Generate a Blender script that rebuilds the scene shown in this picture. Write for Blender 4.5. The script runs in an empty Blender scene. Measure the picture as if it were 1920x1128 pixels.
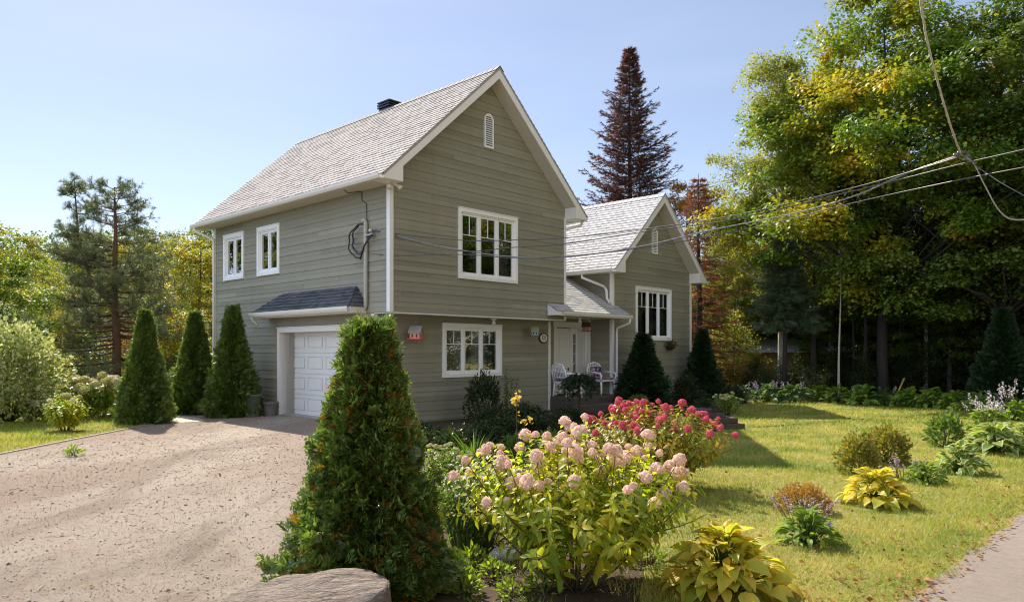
import bpy, math, random
import numpy as np
from mathutils import Vector, Matrix

# ------------------------------------------------------------------ camera, sky, sun
S = bpy.context.scene
COL = S.collection
FPX, YH, CX, EYE = 1364.0, 656.6, 960.0, 1.677      # focal length and horizon of the photograph in its own pixels
cam_d = bpy.data.cameras.new('camera'); cam = bpy.data.objects.new('camera', cam_d); COL.objects.link(cam)
cam_d.sensor_width = 36; cam_d.lens = 36 * FPX / 1920; cam_d.shift_y = (YH - 564) / 1920
cam_d.clip_start = 0.05; cam_d.clip_end = 3000
cam.location = (0, 0, EYE); cam.rotation_euler = (math.radians(90), 0, 0)
S.camera = cam
SUN = Vector((-.51, .842, 1.0)).normalized()
w = bpy.data.worlds.new('World'); S.world = w; w.use_nodes = True
nt = w.node_tree; bg = nt.nodes['Background']
sky = nt.nodes.new('ShaderNodeTexSky'); sky.sky_type = 'NISHITA'; sky.sun_disc = False
sky.sun_elevation = math.asin(SUN.z); sky.sun_rotation = math.atan2(SUN.x, SUN.y)
sky.altitude = 200; sky.air_density = 1.0; sky.dust_density = 0.35; sky.ozone_density = 2.5
tc = nt.nodes.new('ShaderNodeTexCoord'); mp = nt.nodes.new('ShaderNodeMapping'); mp.inputs['Scale'].default_value = (1.2, 1.2, 7)
nz = nt.nodes.new('ShaderNodeTexNoise'); nz.inputs['Scale'].default_value = 1.6; nz.inputs['Detail'].default_value = 5; nz.inputs['Roughness'].default_value = .55
rp = nt.nodes.new('ShaderNodeValToRGB'); rp.color_ramp.elements[0].position = .45; rp.color_ramp.elements[0].color = (.15, .15, .15, 1)
rp.color_ramp.elements[1].position = .85; rp.color_ramp.elements[1].color = (.26, .26, .26, 1)
mx = nt.nodes.new('ShaderNodeMix'); mx.data_type = 'RGBA'; mx.inputs[7].default_value = (7.2, 7.6, 8.2, 1)
L = nt.links.new
L(tc.outputs['Generated'], mp.inputs[0]); L(mp.outputs[0], nz.inputs['Vector']); L(nz.outputs[0], rp.inputs[0])
tint = nt.nodes.new('ShaderNodeMix'); tint.data_type = 'RGBA'; tint.blend_type = 'MULTIPLY'; tint.inputs[0].default_value = 1; tint.inputs[7].default_value = (1.06, .965, .96, 1)
L(sky.outputs[0], tint.inputs[6]); L(rp.outputs[0], mx.inputs[0]); L(tint.outputs[2], mx.inputs[6])
# fill light put into the sky: broken cloud added behind the viewer, unseen
sx = nt.nodes.new('ShaderNodeSeparateXYZ'); L(tc.outputs['Generated'], sx.inputs[0])
def mrange(src, a, b, c=0.0, d=1.0):
    k = nt.nodes.new('ShaderNodeMapRange'); k.interpolation_type = 'SMOOTHSTEP'
    for i, x in zip((1, 2, 3, 4), (a, b, c, d)): k.inputs[i].default_value = x
    L(src, k.inputs[0]); return k.outputs[0]
def wm(op, a, b):
    k = nt.nodes.new('ShaderNodeMath'); k.operation = op
    for i, x in enumerate((a, b)):
        if isinstance(x, (int, float)): k.inputs[i].default_value = x
        else: L(x, k.inputs[i])
    return k.outputs[0]
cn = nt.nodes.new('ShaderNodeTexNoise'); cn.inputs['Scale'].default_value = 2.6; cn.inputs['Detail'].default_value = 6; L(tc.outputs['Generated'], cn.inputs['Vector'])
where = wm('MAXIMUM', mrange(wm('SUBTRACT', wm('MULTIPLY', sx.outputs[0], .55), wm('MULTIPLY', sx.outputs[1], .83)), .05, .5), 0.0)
left = mrange(wm('SUBTRACT', wm('MULTIPLY', sx.outputs[0], -.80), wm('MULTIPLY', sx.outputs[1], .6)), .2, .7)      # added blue sky fill, out of view at the left, lightens the garage wall
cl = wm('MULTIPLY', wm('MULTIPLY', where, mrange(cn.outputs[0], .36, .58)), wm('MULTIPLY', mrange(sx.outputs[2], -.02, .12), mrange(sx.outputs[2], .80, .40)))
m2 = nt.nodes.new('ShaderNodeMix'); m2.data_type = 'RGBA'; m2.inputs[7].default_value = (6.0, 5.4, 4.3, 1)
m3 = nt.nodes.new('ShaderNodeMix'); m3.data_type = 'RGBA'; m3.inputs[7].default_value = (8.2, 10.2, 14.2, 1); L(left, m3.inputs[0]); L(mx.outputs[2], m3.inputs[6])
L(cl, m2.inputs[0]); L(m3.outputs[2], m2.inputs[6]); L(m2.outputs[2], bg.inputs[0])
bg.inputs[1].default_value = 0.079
sun_d = bpy.data.lights.new('sun', 'SUN'); sun_d.energy = 5.0; sun_d.angle = math.radians(.5); sun_d.color = (1, .91, .78)
sun = bpy.data.objects.new('sun', sun_d); COL.objects.link(sun); sun.rotation_euler = SUN.to_track_quat('Z', 'Y').to_euler()
S.view_settings.view_transform = 'Standard'; S.view_settings.look = 'None'; S.view_settings.gamma = 1
S.view_settings.exposure = 0.92
S.cycles.use_denoising = True; S.cycles.denoiser = 'OPENIMAGEDENOISE'; S.cycles.denoising_input_passes = 'RGB_ALBEDO_NORMAL'; S.cycles.denoising_prefilter = 'ACCURATE'; S.cycles.filter_width = 1.1;  S.cycles.max_bounces = 8; S.cycles.transparent_max_bounces = 16; S.cycles.diffuse_bounces = 4; S.cycles.transmission_bounces = 6

rng = np.random.default_rng(7)
def G(px, py, z=0.0):
    Y = FPX * (EYE - z) / (py - YH)
    return Vector(((px - CX) / FPX * Y, Y, z))
def At(px, py, Y):
    return Vector(((px - CX) / FPX * Y, Y, EYE - (py - YH) / FPX * Y))

# ------------------------------------------------------------------ scene helpers
def link(o, parent=None):
    COL.objects.link(o)
    if parent is not None: o.parent = parent
    return o
def tag(o, label=None, cat=None, group=None, kind=None):
    if label: o['label'] = label
    if cat: o['category'] = cat
    if group: o['group'] = group
    if kind: o['kind'] = kind
    return o
def thing(name, label, cat, loc=(0, 0, 0), rz=0.0, group=None, scale=1.0):
    o = link(bpy.data.objects.new(name, None)); o.empty_display_size = .1
    o.location = loc; o.rotation_euler = (0, 0, rz); o.scale = (scale,) * 3 if not hasattr(scale, '__len__') else scale
    return tag(o, label, cat, group)
def put(name, mesh, parent=None, loc=(0, 0, 0), rz=0.0, mat=None):
    o = bpy.data.objects.new(name, mesh); link(o, parent); o.location = loc; o.rotation_euler = (0, 0, rz)
    if mat is not None:
        if not mesh.materials: mesh.materials.append(mat)
        if mesh.materials[0] != mat:
            o.material_slots[0].link = 'OBJECT'; o.material_slots[0].material = mat
    return o

class MB:
    """collects faces and builds one mesh"""
    def __init__(s): s.v = []; s.f = []; s.m = []; s.T = None
    def face(s, pts, mi=0):
        i = len(s.v); s.v += [tuple(s.T(*p)) if s.T else tuple(p) for p in pts]; s.f.append(tuple(range(i, i + len(pts)))); s.m.append(mi)
    def box(s, a0, a1, b0, b1, c0, c1, mi=0):
        P = [(a, b, c) for a in (a0, a1) for b in (b0, b1) for c in (c0, c1)]
        i = len(s.v); s.v += [tuple(s.T(*p)) if s.T else p for p in P]
        for q in ((0, 1, 3, 2), (4, 6, 7, 5), (0, 4, 5, 1), (2, 3, 7, 6), (0, 2, 6, 4), (1, 5, 7, 3)):
            s.f.append(tuple(i + k for k in q)); s.m.append(mi)
    def prism(s, poly, d0, d1, axis=2, mi=0):
        """poly in the two other axes, extruded along axis"""
        def mk(p, d):
            q = list(p); q.insert(axis, d); return tuple(q)
        n = len(poly); i = len(s.v)
        pts = [mk(p, d0) for p in poly] + [mk(p, d1) for p in poly]
        s.v += [tuple(s.T(*p)) if s.T else p for p in pts]
        s.f.append(tuple(range(i, i + n))[::-1]); s.f.append(tuple(range(i + n, i + 2 * n))); s.m += [mi, mi]
        for k in range(n):
            j = (k + 1) % n; s.f.append((i + k, i + j, i + n + j, i + n + k)); s.m.append(mi)
    def tube(s, pts, rad, sides=6, mi=0, cap=True):
        if not hasattr(rad, '__len__'): rad = [rad] * len(pts)
        pts = [Vector(s.T(*p)) if s.T else Vector(p) for p in pts]
        i = len(s.v); up = None
        for k, p in enumerate(pts):
            d = (pts[min(k + 1, len(pts) - 1)] - pts[max(k - 1, 0)])
            if d.length < 1e-9: d = Vector((0, 0, 1))
            d.normalize()
            if up is None: up = d.orthogonal().normalized()
            x = (up - d * up.dot(d))
            if x.length < 1e-6: x = d.orthogonal()
            x.normalize(); y = d.cross(x); up = x
            for q in range(sides):
                a = 2 * math.pi * q / sides; s.v.append(tuple(p + (x * math.cos(a) + y * math.sin(a)) * rad[k]))
        for k in range(len(pts) - 1):
            for q in range(sides):
                r = (q + 1) % sides
                s.f.append((i + k * sides + q, i + k * sides + r, i + (k + 1) * sides + r, i + (k + 1) * sides + q)); s.m.append(mi)
        if cap:
            s.f.append(tuple(i + q for q in range(sides))[::-1]); s.m.append(mi)
            b = i + (len(pts) - 1) * sides; s.f.append(tuple(b + q for q in range(sides))); s.m.append(mi)
    def lathe(s, prof, sides=16, cen=(0, 0, 0), mi=0, cap=True):
        i = len(s.v)
        for r, z in prof:
            for q in range(sides):
                a = 2 * math.pi * q / sides; p = (cen[0] + r * math.cos(a), cen[1] + r * math.sin(a), cen[2] + z)
                s.v.append(tuple(s.T(*p)) if s.T else p)
        for k in range(len(prof) - 1):
            for q in range(sides):
                r = (q + 1) % sides
                s.f.append((i + k * sides + q, i + k * sides + r, i + (k + 1) * sides + r, i + (k + 1) * sides + q)); s.m.append(mi)
        if cap:
            s.f.append(tuple(i + q for q in range(sides))[::-1]); b = i + (len(prof) - 1) * sides
            s.f.append(tuple(b + q for q in range(sides))); s.m += [mi, mi]
    def mesh(s, name, mats, smooth=False, bevel=0):
        me = bpy.data.meshes.new(name); me.from_pydata(s.v, [], s.f)
        for m in (mats if isinstance(mats, (list, tuple)) else [mats]): me.materials.append(m)
        if any(s.m): me.polygons.foreach_set('material_index', s.m)
        if smooth: me.polygons.foreach_set('use_smooth', [True] * len(me.polygons))
        me.update()
        return me
    def build(s, name, mats, parent=None, smooth=False, label=None, bevel=0):
        o = bpy.data.objects.new(name, s.mesh(name, mats, smooth)); link(o, parent)
        if bevel:
            b = o.modifiers.new('bevel', 'BEVEL'); b.width = bevel; b.segments = 2; b.limit_method = 'ANGLE'; b.angle_limit = math.radians(40)
        if label: o['label'] = label
        return o

def tri_mesh(name, V, T, mats, mi=None, smooth=False, uv=None):
    me = bpy.data.meshes.new(name); V = np.asarray(V, np.float32); T = np.asarray(T, np.int32)
    me.vertices.add(len(V)); me.vertices.foreach_set('co', V.ravel())
    me.loops.add(T.size); me.loops.foreach_set('vertex_index', T.ravel())
    me.polygons.add(len(T)); me.polygons.foreach_set('loop_start', np.arange(0, T.size, 3, dtype=np.int32))
    if smooth: me.polygons.foreach_set('use_smooth', np.ones(len(T), bool))
    for m in (mats if isinstance(mats, (list, tuple)) else [mats]): me.materials.append(m)
    if mi is not None: me.polygons.foreach_set('material_index', np.asarray(mi, np.int32))
    if uv is not None:
        u = me.uv_layers.new(name='UVMap'); u.data.foreach_set('uv', np.asarray(uv, np.float32)[T.ravel()].ravel())
    me.update(calc_edges=True); me.validate()
    return me
def nrm(a): return a / np.maximum(np.linalg.norm(a, axis=-1, keepdims=True), 1e-9)
def scatter(tv, tf, P, D, N, s, sw=None):
    """copies of template (tv, tf): template y along D, template z near N, scale s (sw: width scale)"""
    y = nrm(np.asarray(D, float)); x = nrm(np.cross(y, np.asarray(N, float))); z = np.cross(x, y)
    s = np.broadcast_to(np.asarray(s, float), (len(P),))[:, None, None]; wd = s if sw is None else np.broadcast_to(np.asarray(sw, float), (len(P),))[:, None, None]
    V = P[:, None, :] + wd * tv[None, :, 0:1] * x[:, None] + s * (tv[None, :, 1:2] * y[:, None] + tv[None, :, 2:3] * z[:, None])
    T = tf[None] + (np.arange(len(P)) * len(tv))[:, None, None]
    return V.reshape(-1, 3), T.reshape(-1, 3)
def cat(parts):
    V, T, M, o = [], [], [], 0
    for p in parts:
        V.append(p[0]); T.append(p[1] + o); M.append(np.full(len(p[1]), p[2] if len(p) > 2 else 0)); o += len(p[0])
    return np.concatenate(V), np.concatenate(T), np.concatenate(M)
def rdir(r, n):
    return nrm(r.normal(size=(n, 3)))
def mbtri(mb):
    T = []
    for f in mb.f:
        for k in range(1, len(f) - 1): T.append((f[0], f[k], f[k + 1]))
    return np.array(mb.v, float).reshape(-1, 3), np.array(T, int).reshape(-1, 3)

# leaf templates (x across, y along, z up)
LEAF = (np.array([(0, 0, 0), (-.36, .42, .07), (0, 1, -.06), (.36, .42, .07)], float), np.array([(0, 2, 1), (0, 3, 2)]))
LOBED = (np.array([(0, 0, 0), (-.5, .35, .06), (-.2, .5, .03), (-.38, .78, .0), (0, 1, -.06), (.38, .78, .0), (.2, .5, .03), (.5, .35, .06)], float),
         np.array([(0, 2, 1), (0, 6, 2), (0, 7, 6), (2, 6, 4), (2, 4, 3), (6, 5, 4)]))
LANCE = (np.array([(0, 0, 0), (-.2, .3, .05), (0, .32, 0), (.2, .3, .05), (-.17, .65, -.02), (0, .68, -.07), (.17, .65, -.02), (0, 1, -.2)], float),
         np.array([(0, 2, 1), (0, 3, 2), (1, 2, 5), (1, 5, 4), (2, 3, 6), (2, 6, 5), (4, 5, 7), (5, 6, 7)]))
BLADE = (np.array([(-.5, 0, 0), (.5, 0, 0), (0, 1, .15)], float), np.array([(0, 1, 2)]))
def strap_template(n=4, droop=.35, wid=1.0):
    v, f = [], []
    for i in range(n + 1):
        t = i / n; ww = wid * (1 - t) ** .6 * .5; z = -droop * t * t
        v += [(-ww, t, z + .1 * ww), (ww, t, z + .1 * ww)]
    for i in range(n):
        a = 2 * i; f += [(a, a + 1, a + 3), (a, a + 3, a + 2)]
    return np.array(v, float), np.array(f)
def spray_template(nl=11, seed=0, droop=.15, wd=.055):
    r = np.random.default_rng(seed); v, f = [], []
    def rh(p, d, l, wd):
        n = np.array((-d[1], d[0], 0.)); i = len(v); j = r.normal(0, .03, 3)
        v.extend([p, p + d * l * .45 + n * wd + (0, 0, .02), p + d * l + j, p + d * l * .45 - n * wd + (0, 0, .02)]); f.extend([(i, i + 1, i + 2), (i, i + 2, i + 3)])
    for k in range(nl):
        t = .06 + .84 * k / nl; sgn = 1 if k % 2 else -1; a = math.radians(38 + r.uniform(-8, 8)) * sgn
        d = np.array((math.sin(a), math.cos(a), r.uniform(-.15, .15))); d /= np.linalg.norm(d)
        rh(np.array((0, t, -droop * t * t)), d, .5 * (1 - .55 * t) * r.uniform(.85, 1.15), wd)
    rh(np.array((0, .0, 0.)), np.array((0., 1., -droop)), 1.05, .045)
    return np.array(v, float), np.array(f)
SPRAY = spray_template()
FAN = spray_template(9, 3, .3, .085)
def needle_template(n=12, seed=1, spread=1.0, wd=.035):
    r = np.random.default_rng(seed); v, f = [], []
    for k in range(n):
        a = 2 * math.pi * k / n + r.uniform(-.2, .2); e = math.radians(r.uniform(15, 75)) * spread
        d = np.array((math.cos(a) * math.sin(e), math.cos(e), math.sin(a) * math.sin(e))); p = np.array((0, r.uniform(-.2, .35), 0.))
        sd = np.cross(d, rdir(r, 1)[0]); sd /= np.linalg.norm(sd); i = len(v)
        v.extend([p - sd * wd, p + sd * wd, p + d]); f.append((i, i + 1, i + 2))
    return np.array(v, float), np.array(f)
TUFT = needle_template(14, 1, 1.0, .04)
BRUSH = needle_template(16, 2, .8, .06)

# ------------------------------------------------------------------ materials
def new_mat(name):
    m = bpy.data.materials.new(name); m.use_nodes = True; n = m.node_tree
    return m, n, n.nodes['Principled BSDF'], n.nodes['Material Output']
def ramp(n, cols, fac):
    r = n.nodes.new('ShaderNodeValToRGB'); e = r.color_ramp.elements
    while len(e) < len(cols): e.new(.5)
    for k, c in enumerate(cols):
        p = k / max(1, len(cols) - 1) if len(c) == 3 else c[3]
        e[k].position = p; e[k].color = (*c[:3], 1)
    n.links.new(fac, r.inputs[0]); return r.outputs[0]
def noise(n, scale, detail=4, rough=.55, coord='Object', vscale=None, dist=0):
    t = n.nodes.new('ShaderNodeTexCoord'); q = n.nodes.new('ShaderNodeTexNoise'); q.inputs['Scale'].default_value = scale
    q.inputs['Detail'].default_value = detail; q.inputs['Roughness'].default_value = rough; q.inputs['Distortion'].default_value = dist
    o = t.outputs[coord]
    if vscale:
        m = n.nodes.new('ShaderNodeMapping'); m.inputs['Scale'].default_value = vscale; n.links.new(o, m.inputs[0]); o = m.outputs[0]
    n.links.new(o, q.inputs['Vector']); return q.outputs[0]
def mathn(n, op, a, b=None, clamp=False):
    q = n.nodes.new('ShaderNodeMath'); q.operation = op; q.use_clamp = clamp
    for i, x in enumerate((a, b)):
        if x is None: continue
        if isinstance(x, (int, float)): q.inputs[i].default_value = x
        else: n.links.new(x, q.inputs[i])
    return q.outputs[0]
def mixc(n, fac, a, b, mode='MIX'):
    q = n.nodes.new('ShaderNodeMix'); q.data_type = 'RGBA'; q.blend_type = mode
    for i, x in ((0, fac), (6, a), (7, b)):
        if isinstance(x, (int, float)): q.inputs[i].default_value = x
        elif isinstance(x, tuple): q.inputs[i].default_value = (*x, 1)
        else: n.links.new(x, q.inputs[i])
    return q.outputs[2]
def bump(n, h, strength, dist, bs):
    b = n.nodes.new('ShaderNodeBump'); b.inputs['Strength'].default_value = strength; b.inputs['Distance'].default_value = dist
    n.links.new(h, b.inputs['Height']); n.links.new(b.outputs[0], bs.inputs['Normal'])
def island(n): return n.nodes.new('ShaderNodeNewGeometry').outputs['Random Per Island']
def plain(name, col, rough=.5, var=.06, scale=6, metal=0, bmp=0, coord='Object', spec=.5):
    m, n, b, o = new_mat(name)
    f = noise(n, scale, 5, .6, coord)
    c = ramp(n, [tuple(x * (1 - 2.2 * var) for x in col), tuple(min(1, x * (1 + 2.2 * var)) for x in col)], f)
    n.links.new(c, b.inputs['Base Color']); b.inputs['Roughness'].default_value = rough; b.inputs['Metallic'].default_value = metal
    b.inputs['Specular IOR Level'].default_value = spec
    if bmp: bump(n, noise(n, scale * 6, 3), bmp, .01, b)
    return m
def leaf_mat(name, cols, trans=.45, gloss=.45, spec=.4, clump=(.5, .5), nscale=1.2, tint=(1.15, 1.2, .55)):
    """cols: colour ramp; leaf picks by its own random number mixed with a clump noise"""
    m, n, b, o = new_mat(name)
    f = mathn(n, 'ADD', mathn(n, 'MULTIPLY', island(n), clump[0]), mathn(n, 'MULTIPLY', mathn(n, 'MULTIPLY_ADD', noise(n, nscale, 2), 2.2), clump[1]), True)
    f.node.inputs[1].links[0].from_node.inputs[0].links[0].from_node.inputs[2].default_value = -.6
    c = ramp(n, cols, f)
    n.links.new(c, b.inputs['Base Color']); b.inputs['Roughness'].default_value = gloss; b.inputs['Specular IOR Level'].default_value = spec
    tr = n.nodes.new('ShaderNodeBsdfTranslucent'); n.links.new(mixc(n, 1.0, c, tint, 'MULTIPLY'), tr.inputs[0])
    ms = n.nodes.new('ShaderNodeMixShader'); ms.inputs[0].default_value = trans
    n.links.new(b.outputs[0], ms.inputs[1]); n.links.new(tr.outputs[0], ms.inputs[2]); n.links.new(ms.outputs[0], o.inputs[0])
    return m

M = {}
def siding_mat():
    m, n, b, o = new_mat('painted_siding')
    r = island(n)
    base = ramp(n, [(.225, .216, .163), (.28, .27, .204), (.25, .241, .185), (.31, .297, .227)], r)
    g = noise(n, 3, 5, .65, 'Object', (1, 1, 22))
    base = mixc(n, .5, base, ramp(n, [(.7, .7, .7), (1.22, 1.22, 1.22)], g), 'MULTIPLY')
    st = noise(n, 2.2, 4, .6, 'Object', (1, 1, .12)); base = mixc(n, .5, base, ramp(n, [(.78, .77, .75), (1.1, 1.1, 1.1, .5), (1.16, 1.16, 1.16)], st), 'MULTIPLY')
    big = noise(n, .45, 3)
    base = mixc(n, .45, base, ramp(n, [(.82, .82, .84), (1.15, 1.14, 1.1)], big), 'MULTIPLY')
    n.links.new(base, b.inputs['Base Color']); b.inputs['Roughness'].default_value = .72; b.inputs['Specular IOR Level'].default_value = .3
    bump(n, noise(n, 14, 4, .6, 'Object', (1, 1, 14)), .35, .004, b)
    return m
M['siding'] = siding_mat()
def shingle_mat(name, cols, fleck):
    m, n, b, o = new_mat(name)
    base = ramp(n, cols, island(n))
    base = mixc(n, .7, base, ramp(n, fleck, noise(n, 60, 4, .8)), 'MULTIPLY')
    base = mixc(n, .5, base, ramp(n, [(.75, .74, .73), (1.15, 1.15, 1.15)], noise(n, .6, 4, .6, 'Object', (1, .5, 1))), 'MULTIPLY')
    n.links.new(base, b.inputs['Base Color']); b.inputs['Roughness'].default_value = .9; b.inputs['Specular IOR Level'].default_value = .25
    bump(n, noise(n, 120, 2), .5, .004, b)
    return m
M['shingle'] = shingle_mat('weathered_shingle', [(.34, .312, .30), (.385, .354, .342), (.36, .332, .322), (.40, .368, .358)], [(.82, .81, .80), (1.16, 1.15, 1.13)])
M['shingle_dark'] = shingle_mat('shade_toned_shingle', [(.075, .08, .095), (.13, .135, .15), (.095, .10, .115)], [(.7, .7, .7), (1.25, 1.25, 1.25)])  # canopy shingle: roof shingle with the house shadow put into its colour
M['shingle_wing'] = shingle_mat('pale_grey_shingle', [(.43, .42, .415), (.52, .51, .505), (.475, .465, .46)], [(.75, .75, .75), (1.2, 1.2, 1.2)])
M['white'] = plain('white_paint', (.80, .785, .755), .45, .03, 2)
M['vinyl'] = plain('white_vinyl', (.86, .86, .85), .35, .015, 3)
M['cream'] = plain('cream_aluminium', (.70, .665, .585), .45, .05, 3)
M['door_white'] = plain('white_door_paint', (.76, .75, .72), .4, .02, 2)
M['black'] = plain('black_rubber', (.015, .015, .016), .5, .1, 20)
M['metal_dark'] = plain('dark_metal', (.03, .032, .038), .4, .1, 8, .6)
M['pipe'] = plain('grey_conduit', (.42, .40, .35), .5, .08, 12)
M['interior'] = plain('interior_plaster', (.35, .33, .30), .9, .05, 2)
M['curtain'] = plain('grey_curtain', (.32, .32, .34), .9, .1, 4)
M['soil'] = None
def soffit_mat():
    m, n, b, o = new_mat('vented_soffit')
    t = n.nodes.new('ShaderNodeTexCoord'); wv = n.nodes.new('ShaderNodeTexWave'); wv.inputs['Scale'].default_value = 1.0; wv.bands_direction = 'Y'
    mp_ = n.nodes.new('ShaderNodeMapping'); mp_.inputs['Scale'].default_value = (1, 5, 1); n.links.new(t.outputs['Object'], mp_.inputs[0]); n.links.new(mp_.outputs[0], wv.inputs[0])
    n.links.new(ramp(n, [(.48, .45, .39), (.60, .57, .50, .25), (.62, .59, .52)], wv.outputs['Fac']), b.inputs['Base Color'])
    b.inputs['Roughness'].default_value = .5; bump(n, wv.outputs['Fac'], .4, .01, b)
    return m
M['soffit'] = soffit_mat()
def glass_mat():
    m, n, b, o = new_mat('window_glass'); n.nodes.remove(b)
    tr = n.nodes.new('ShaderNodeBsdfTransparent'); tr.inputs[0].default_value = (.62, .66, .66, 1)
    gl = n.nodes.new('ShaderNodeBsdfGlossy'); gl.inputs['Roughness'].default_value = .012; gl.inputs[0].default_value = (.95, .97, 1, 1)
    fr = n.nodes.new('ShaderNodeFresnel'); fr.inputs[0].default_value = 1.52
    f = mathn(n, 'MULTIPLY_ADD', fr.outputs[0], 2.2, True); f.node.inputs[2].default_value = .14
    bp = n.nodes.new('ShaderNodeBump'); bp.inputs['Strength'].default_value = .05; bp.inputs['Distance'].default_value = .02
    n.links.new(noise(n, 1.6, 1), bp.inputs['Height']); n.links.new(bp.outputs[0], gl.inputs['Normal'])
    ms = n.nodes.new('ShaderNodeMixShader'); n.links.new(f, ms.inputs[0]); n.links.new(tr.outputs[0], ms.inputs[1]); n.links.new(gl.outputs[0], ms.inputs[2]); n.links.new(ms.outputs[0], o.inputs[0])
    return m
M['glass'] = glass_mat()
def bark_mat(name, c0, c1, scale=8, vz=.25):
    m, n, b, o = new_mat(name); f = noise(n, scale, 5, .65, 'Object', (1, 1, vz))
    n.links.new(ramp(n, [c0, c1], f), b.inputs['Base Color']); b.inputs['Roughness'].default_value = .9; bump(n, f, .7, .03, b); return m
M['bark'] = bark_mat('grey_brown_bark', (.03, .023, .017), (.10, .078, .06))
M['bark_red'] = bark_mat('reddish_pine_bark', (.055, .032, .022), (.19, .105, .065))
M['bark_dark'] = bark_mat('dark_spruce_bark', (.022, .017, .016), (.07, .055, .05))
def birch_bark():
    m, n, b, o = new_mat('birch_bark'); f = noise(n, 5, 4, .7, 'Object', (1, 1, 6))
    n.links.new(ramp(n, [(.06, .05, .045, .0), (.10, .085, .07, .36), (.40, .36, .31, .46), (.55, .51, .45, 1.)], f), b.inputs['Base Color']); b.inputs['Roughness'].default_value = .8
    return m
M['birch'] = birch_bark(); M['trunk_dark'] = bark_mat('shade_toned_grey_bark', (.018, .014, .011), (.06, .048, .038))  # trunk_dark: maple bark with the shade under the crown put into its colour
M['stem'] = bark_mat('green_brown_stem', (.07, .05, .025), (.17, .13, .06), 12)
# leaves
M['maple'] = leaf_mat('maple_leaf', [(.05, .11, .017), (.085, .17, .022), (.155, .25, .028), (.37, .345, .03), (.64, .40, .035)], .42, .5, .3, (.22, .85), .42)
M['birch_leaf'] = leaf_mat('birch_leaf', [(.16, .21, .045), (.23, .27, .055), (.36, .36, .075), (.54, .45, .10)], .46, .55, .2, (.6, .5), .6)
M['green_leaf'] = leaf_mat('green_tree_leaf', [(.04, .075, .014), (.065, .115, .018), (.115, .17, .025), (.22, .24, .035)], .3, .5, .3, (.35, .75), .6)
M['yellow_leaf'] = leaf_mat('yellowing_leaf', [(.10, .15, .025), (.19, .23, .03), (.36, .34, .035), (.58, .43, .045), (.50, .24, .035)], .5, .45, .35, (.55, .5), .9)
M['russet_leaf'] = leaf_mat('russet_leaf', [(.16, .14, .04), (.33, .22, .055), (.38, .18, .06), (.46, .27, .06)], .42, .5, .3, (.6, .5), .9)
M['pale_leaf'] = leaf_mat('variegated_willow_leaf', [(.16, .22, .05), (.28, .34, .10), (.46, .49, .24), (.60, .60, .36)], .4, .45, .4, (.85, .25), 1.5, (1.1, 1.1, .7))
M['pine'] = leaf_mat('pine_needle', [(.095, .13, .075), (.15, .195, .105), (.22, .255, .135), (.30, .27, .13)], .32, .5, .3, (.5, .5), .8, (1, 1.05, .6))
M['pine_brown'] = leaf_mat('dry_pine_needle', [(.06, .06, .025), (.12, .09, .035), (.15, .10, .04)], .3, .6, .2, (.6, .5), .8)
M['spruce'] = leaf_mat('blue_spruce_needle', [(.06, .10, .05), (.10, .15, .075), (.16, .21, .11)], .25, .5, .3, (.6, .5), .9, (1, 1.05, .7))
M['dead_needle'] = leaf_mat('dead_red_needle', [(.065, .037, .033), (.11, .052, .042), (.155, .066, .045), (.085, .055, .046)], .35, .6, .2, (.6, .5), .5, (1.2, .9, .7))
M['red_needle'] = leaf_mat('rust_red_needle', [(.15, .06, .035), (.27, .10, .055), (.32, .15, .075), (.14, .10, .04)], .4, .6, .2, (.6, .5), .5, (1.2, .9, .7))
M['thuja'] = leaf_mat('cedar_spray', [(.042, .09, .02), (.08, .14, .027), (.14, .205, .042), (.25, .30, .085)], .36, .32, .65, (.75, .4), 4)
M['thuja_brown'] = leaf_mat('brown_inner_spray', [(.16, .09, .02), (.34, .16, .03), (.10, .08, .02)], .4, .6, .2, (.9, .2), 4)
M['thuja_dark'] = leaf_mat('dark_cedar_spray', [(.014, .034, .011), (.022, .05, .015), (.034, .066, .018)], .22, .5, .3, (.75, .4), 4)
M['hyd_leaf'] = leaf_mat('hydrangea_leaf', [(.12, .21, .02), (.26, .34, .028), (.50, .50, .04), (.66, .55, .05)], .66, .4, .4, (.6, .5), 2.4)
M['hyd_leaf_gold'] = leaf_mat('golden_hydrangea_leaf', [(.11, .18, .025), (.22, .27, .035), (.44, .38, .04), (.50, .24, .04)], .5, .4, .4, (.6, .5), 2.4)
M['lime_leaf'] = leaf_mat('lime_leaf', [(.15, .24, .03), (.24, .33, .045), (.36, .42, .07)], .5, .4, .4, (.7, .4), 2.4)
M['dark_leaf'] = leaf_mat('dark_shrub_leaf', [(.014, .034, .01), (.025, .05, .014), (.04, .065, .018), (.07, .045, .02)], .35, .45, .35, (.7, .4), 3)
M['fine_leaf'] = leaf_mat('fine_green_leaf', [(.08, .15, .025), (.13, .21, .04), (.20, .28, .06)], .45, .42, .4, (.7, .4), 2)
M['spirea'] = leaf_mat('spirea_leaf', [(.12, .16, .024), (.20, .22, .035), (.33, .27, .055), (.40, .20, .06)], .45, .45, .35, (.6, .5), 2.5)
M['barberry'] = leaf_mat('orange_barberry_leaf', [(.20, .16, .035), (.38, .20, .05), (.46, .25, .07)], .45, .5, .3, (.7, .4), 4)
M['iris'] = leaf_mat('iris_blade', [(.05, .10, .018), (.09, .17, .025), (.14, .21, .03)], .5, .4, .4, (.8, .3), 2)
def floret_mat(name, cols, trans=.35, sc=9):
    return leaf_mat(name, cols, trans, .6, .2, (.6, .5), sc, (1.05, .95, .9))
M['pink'] = floret_mat('pale_pink_petal', [(.80, .48, .40), (.88, .65, .54), (.90, .77, .66), (.90, .84, .73)], .45)
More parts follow.
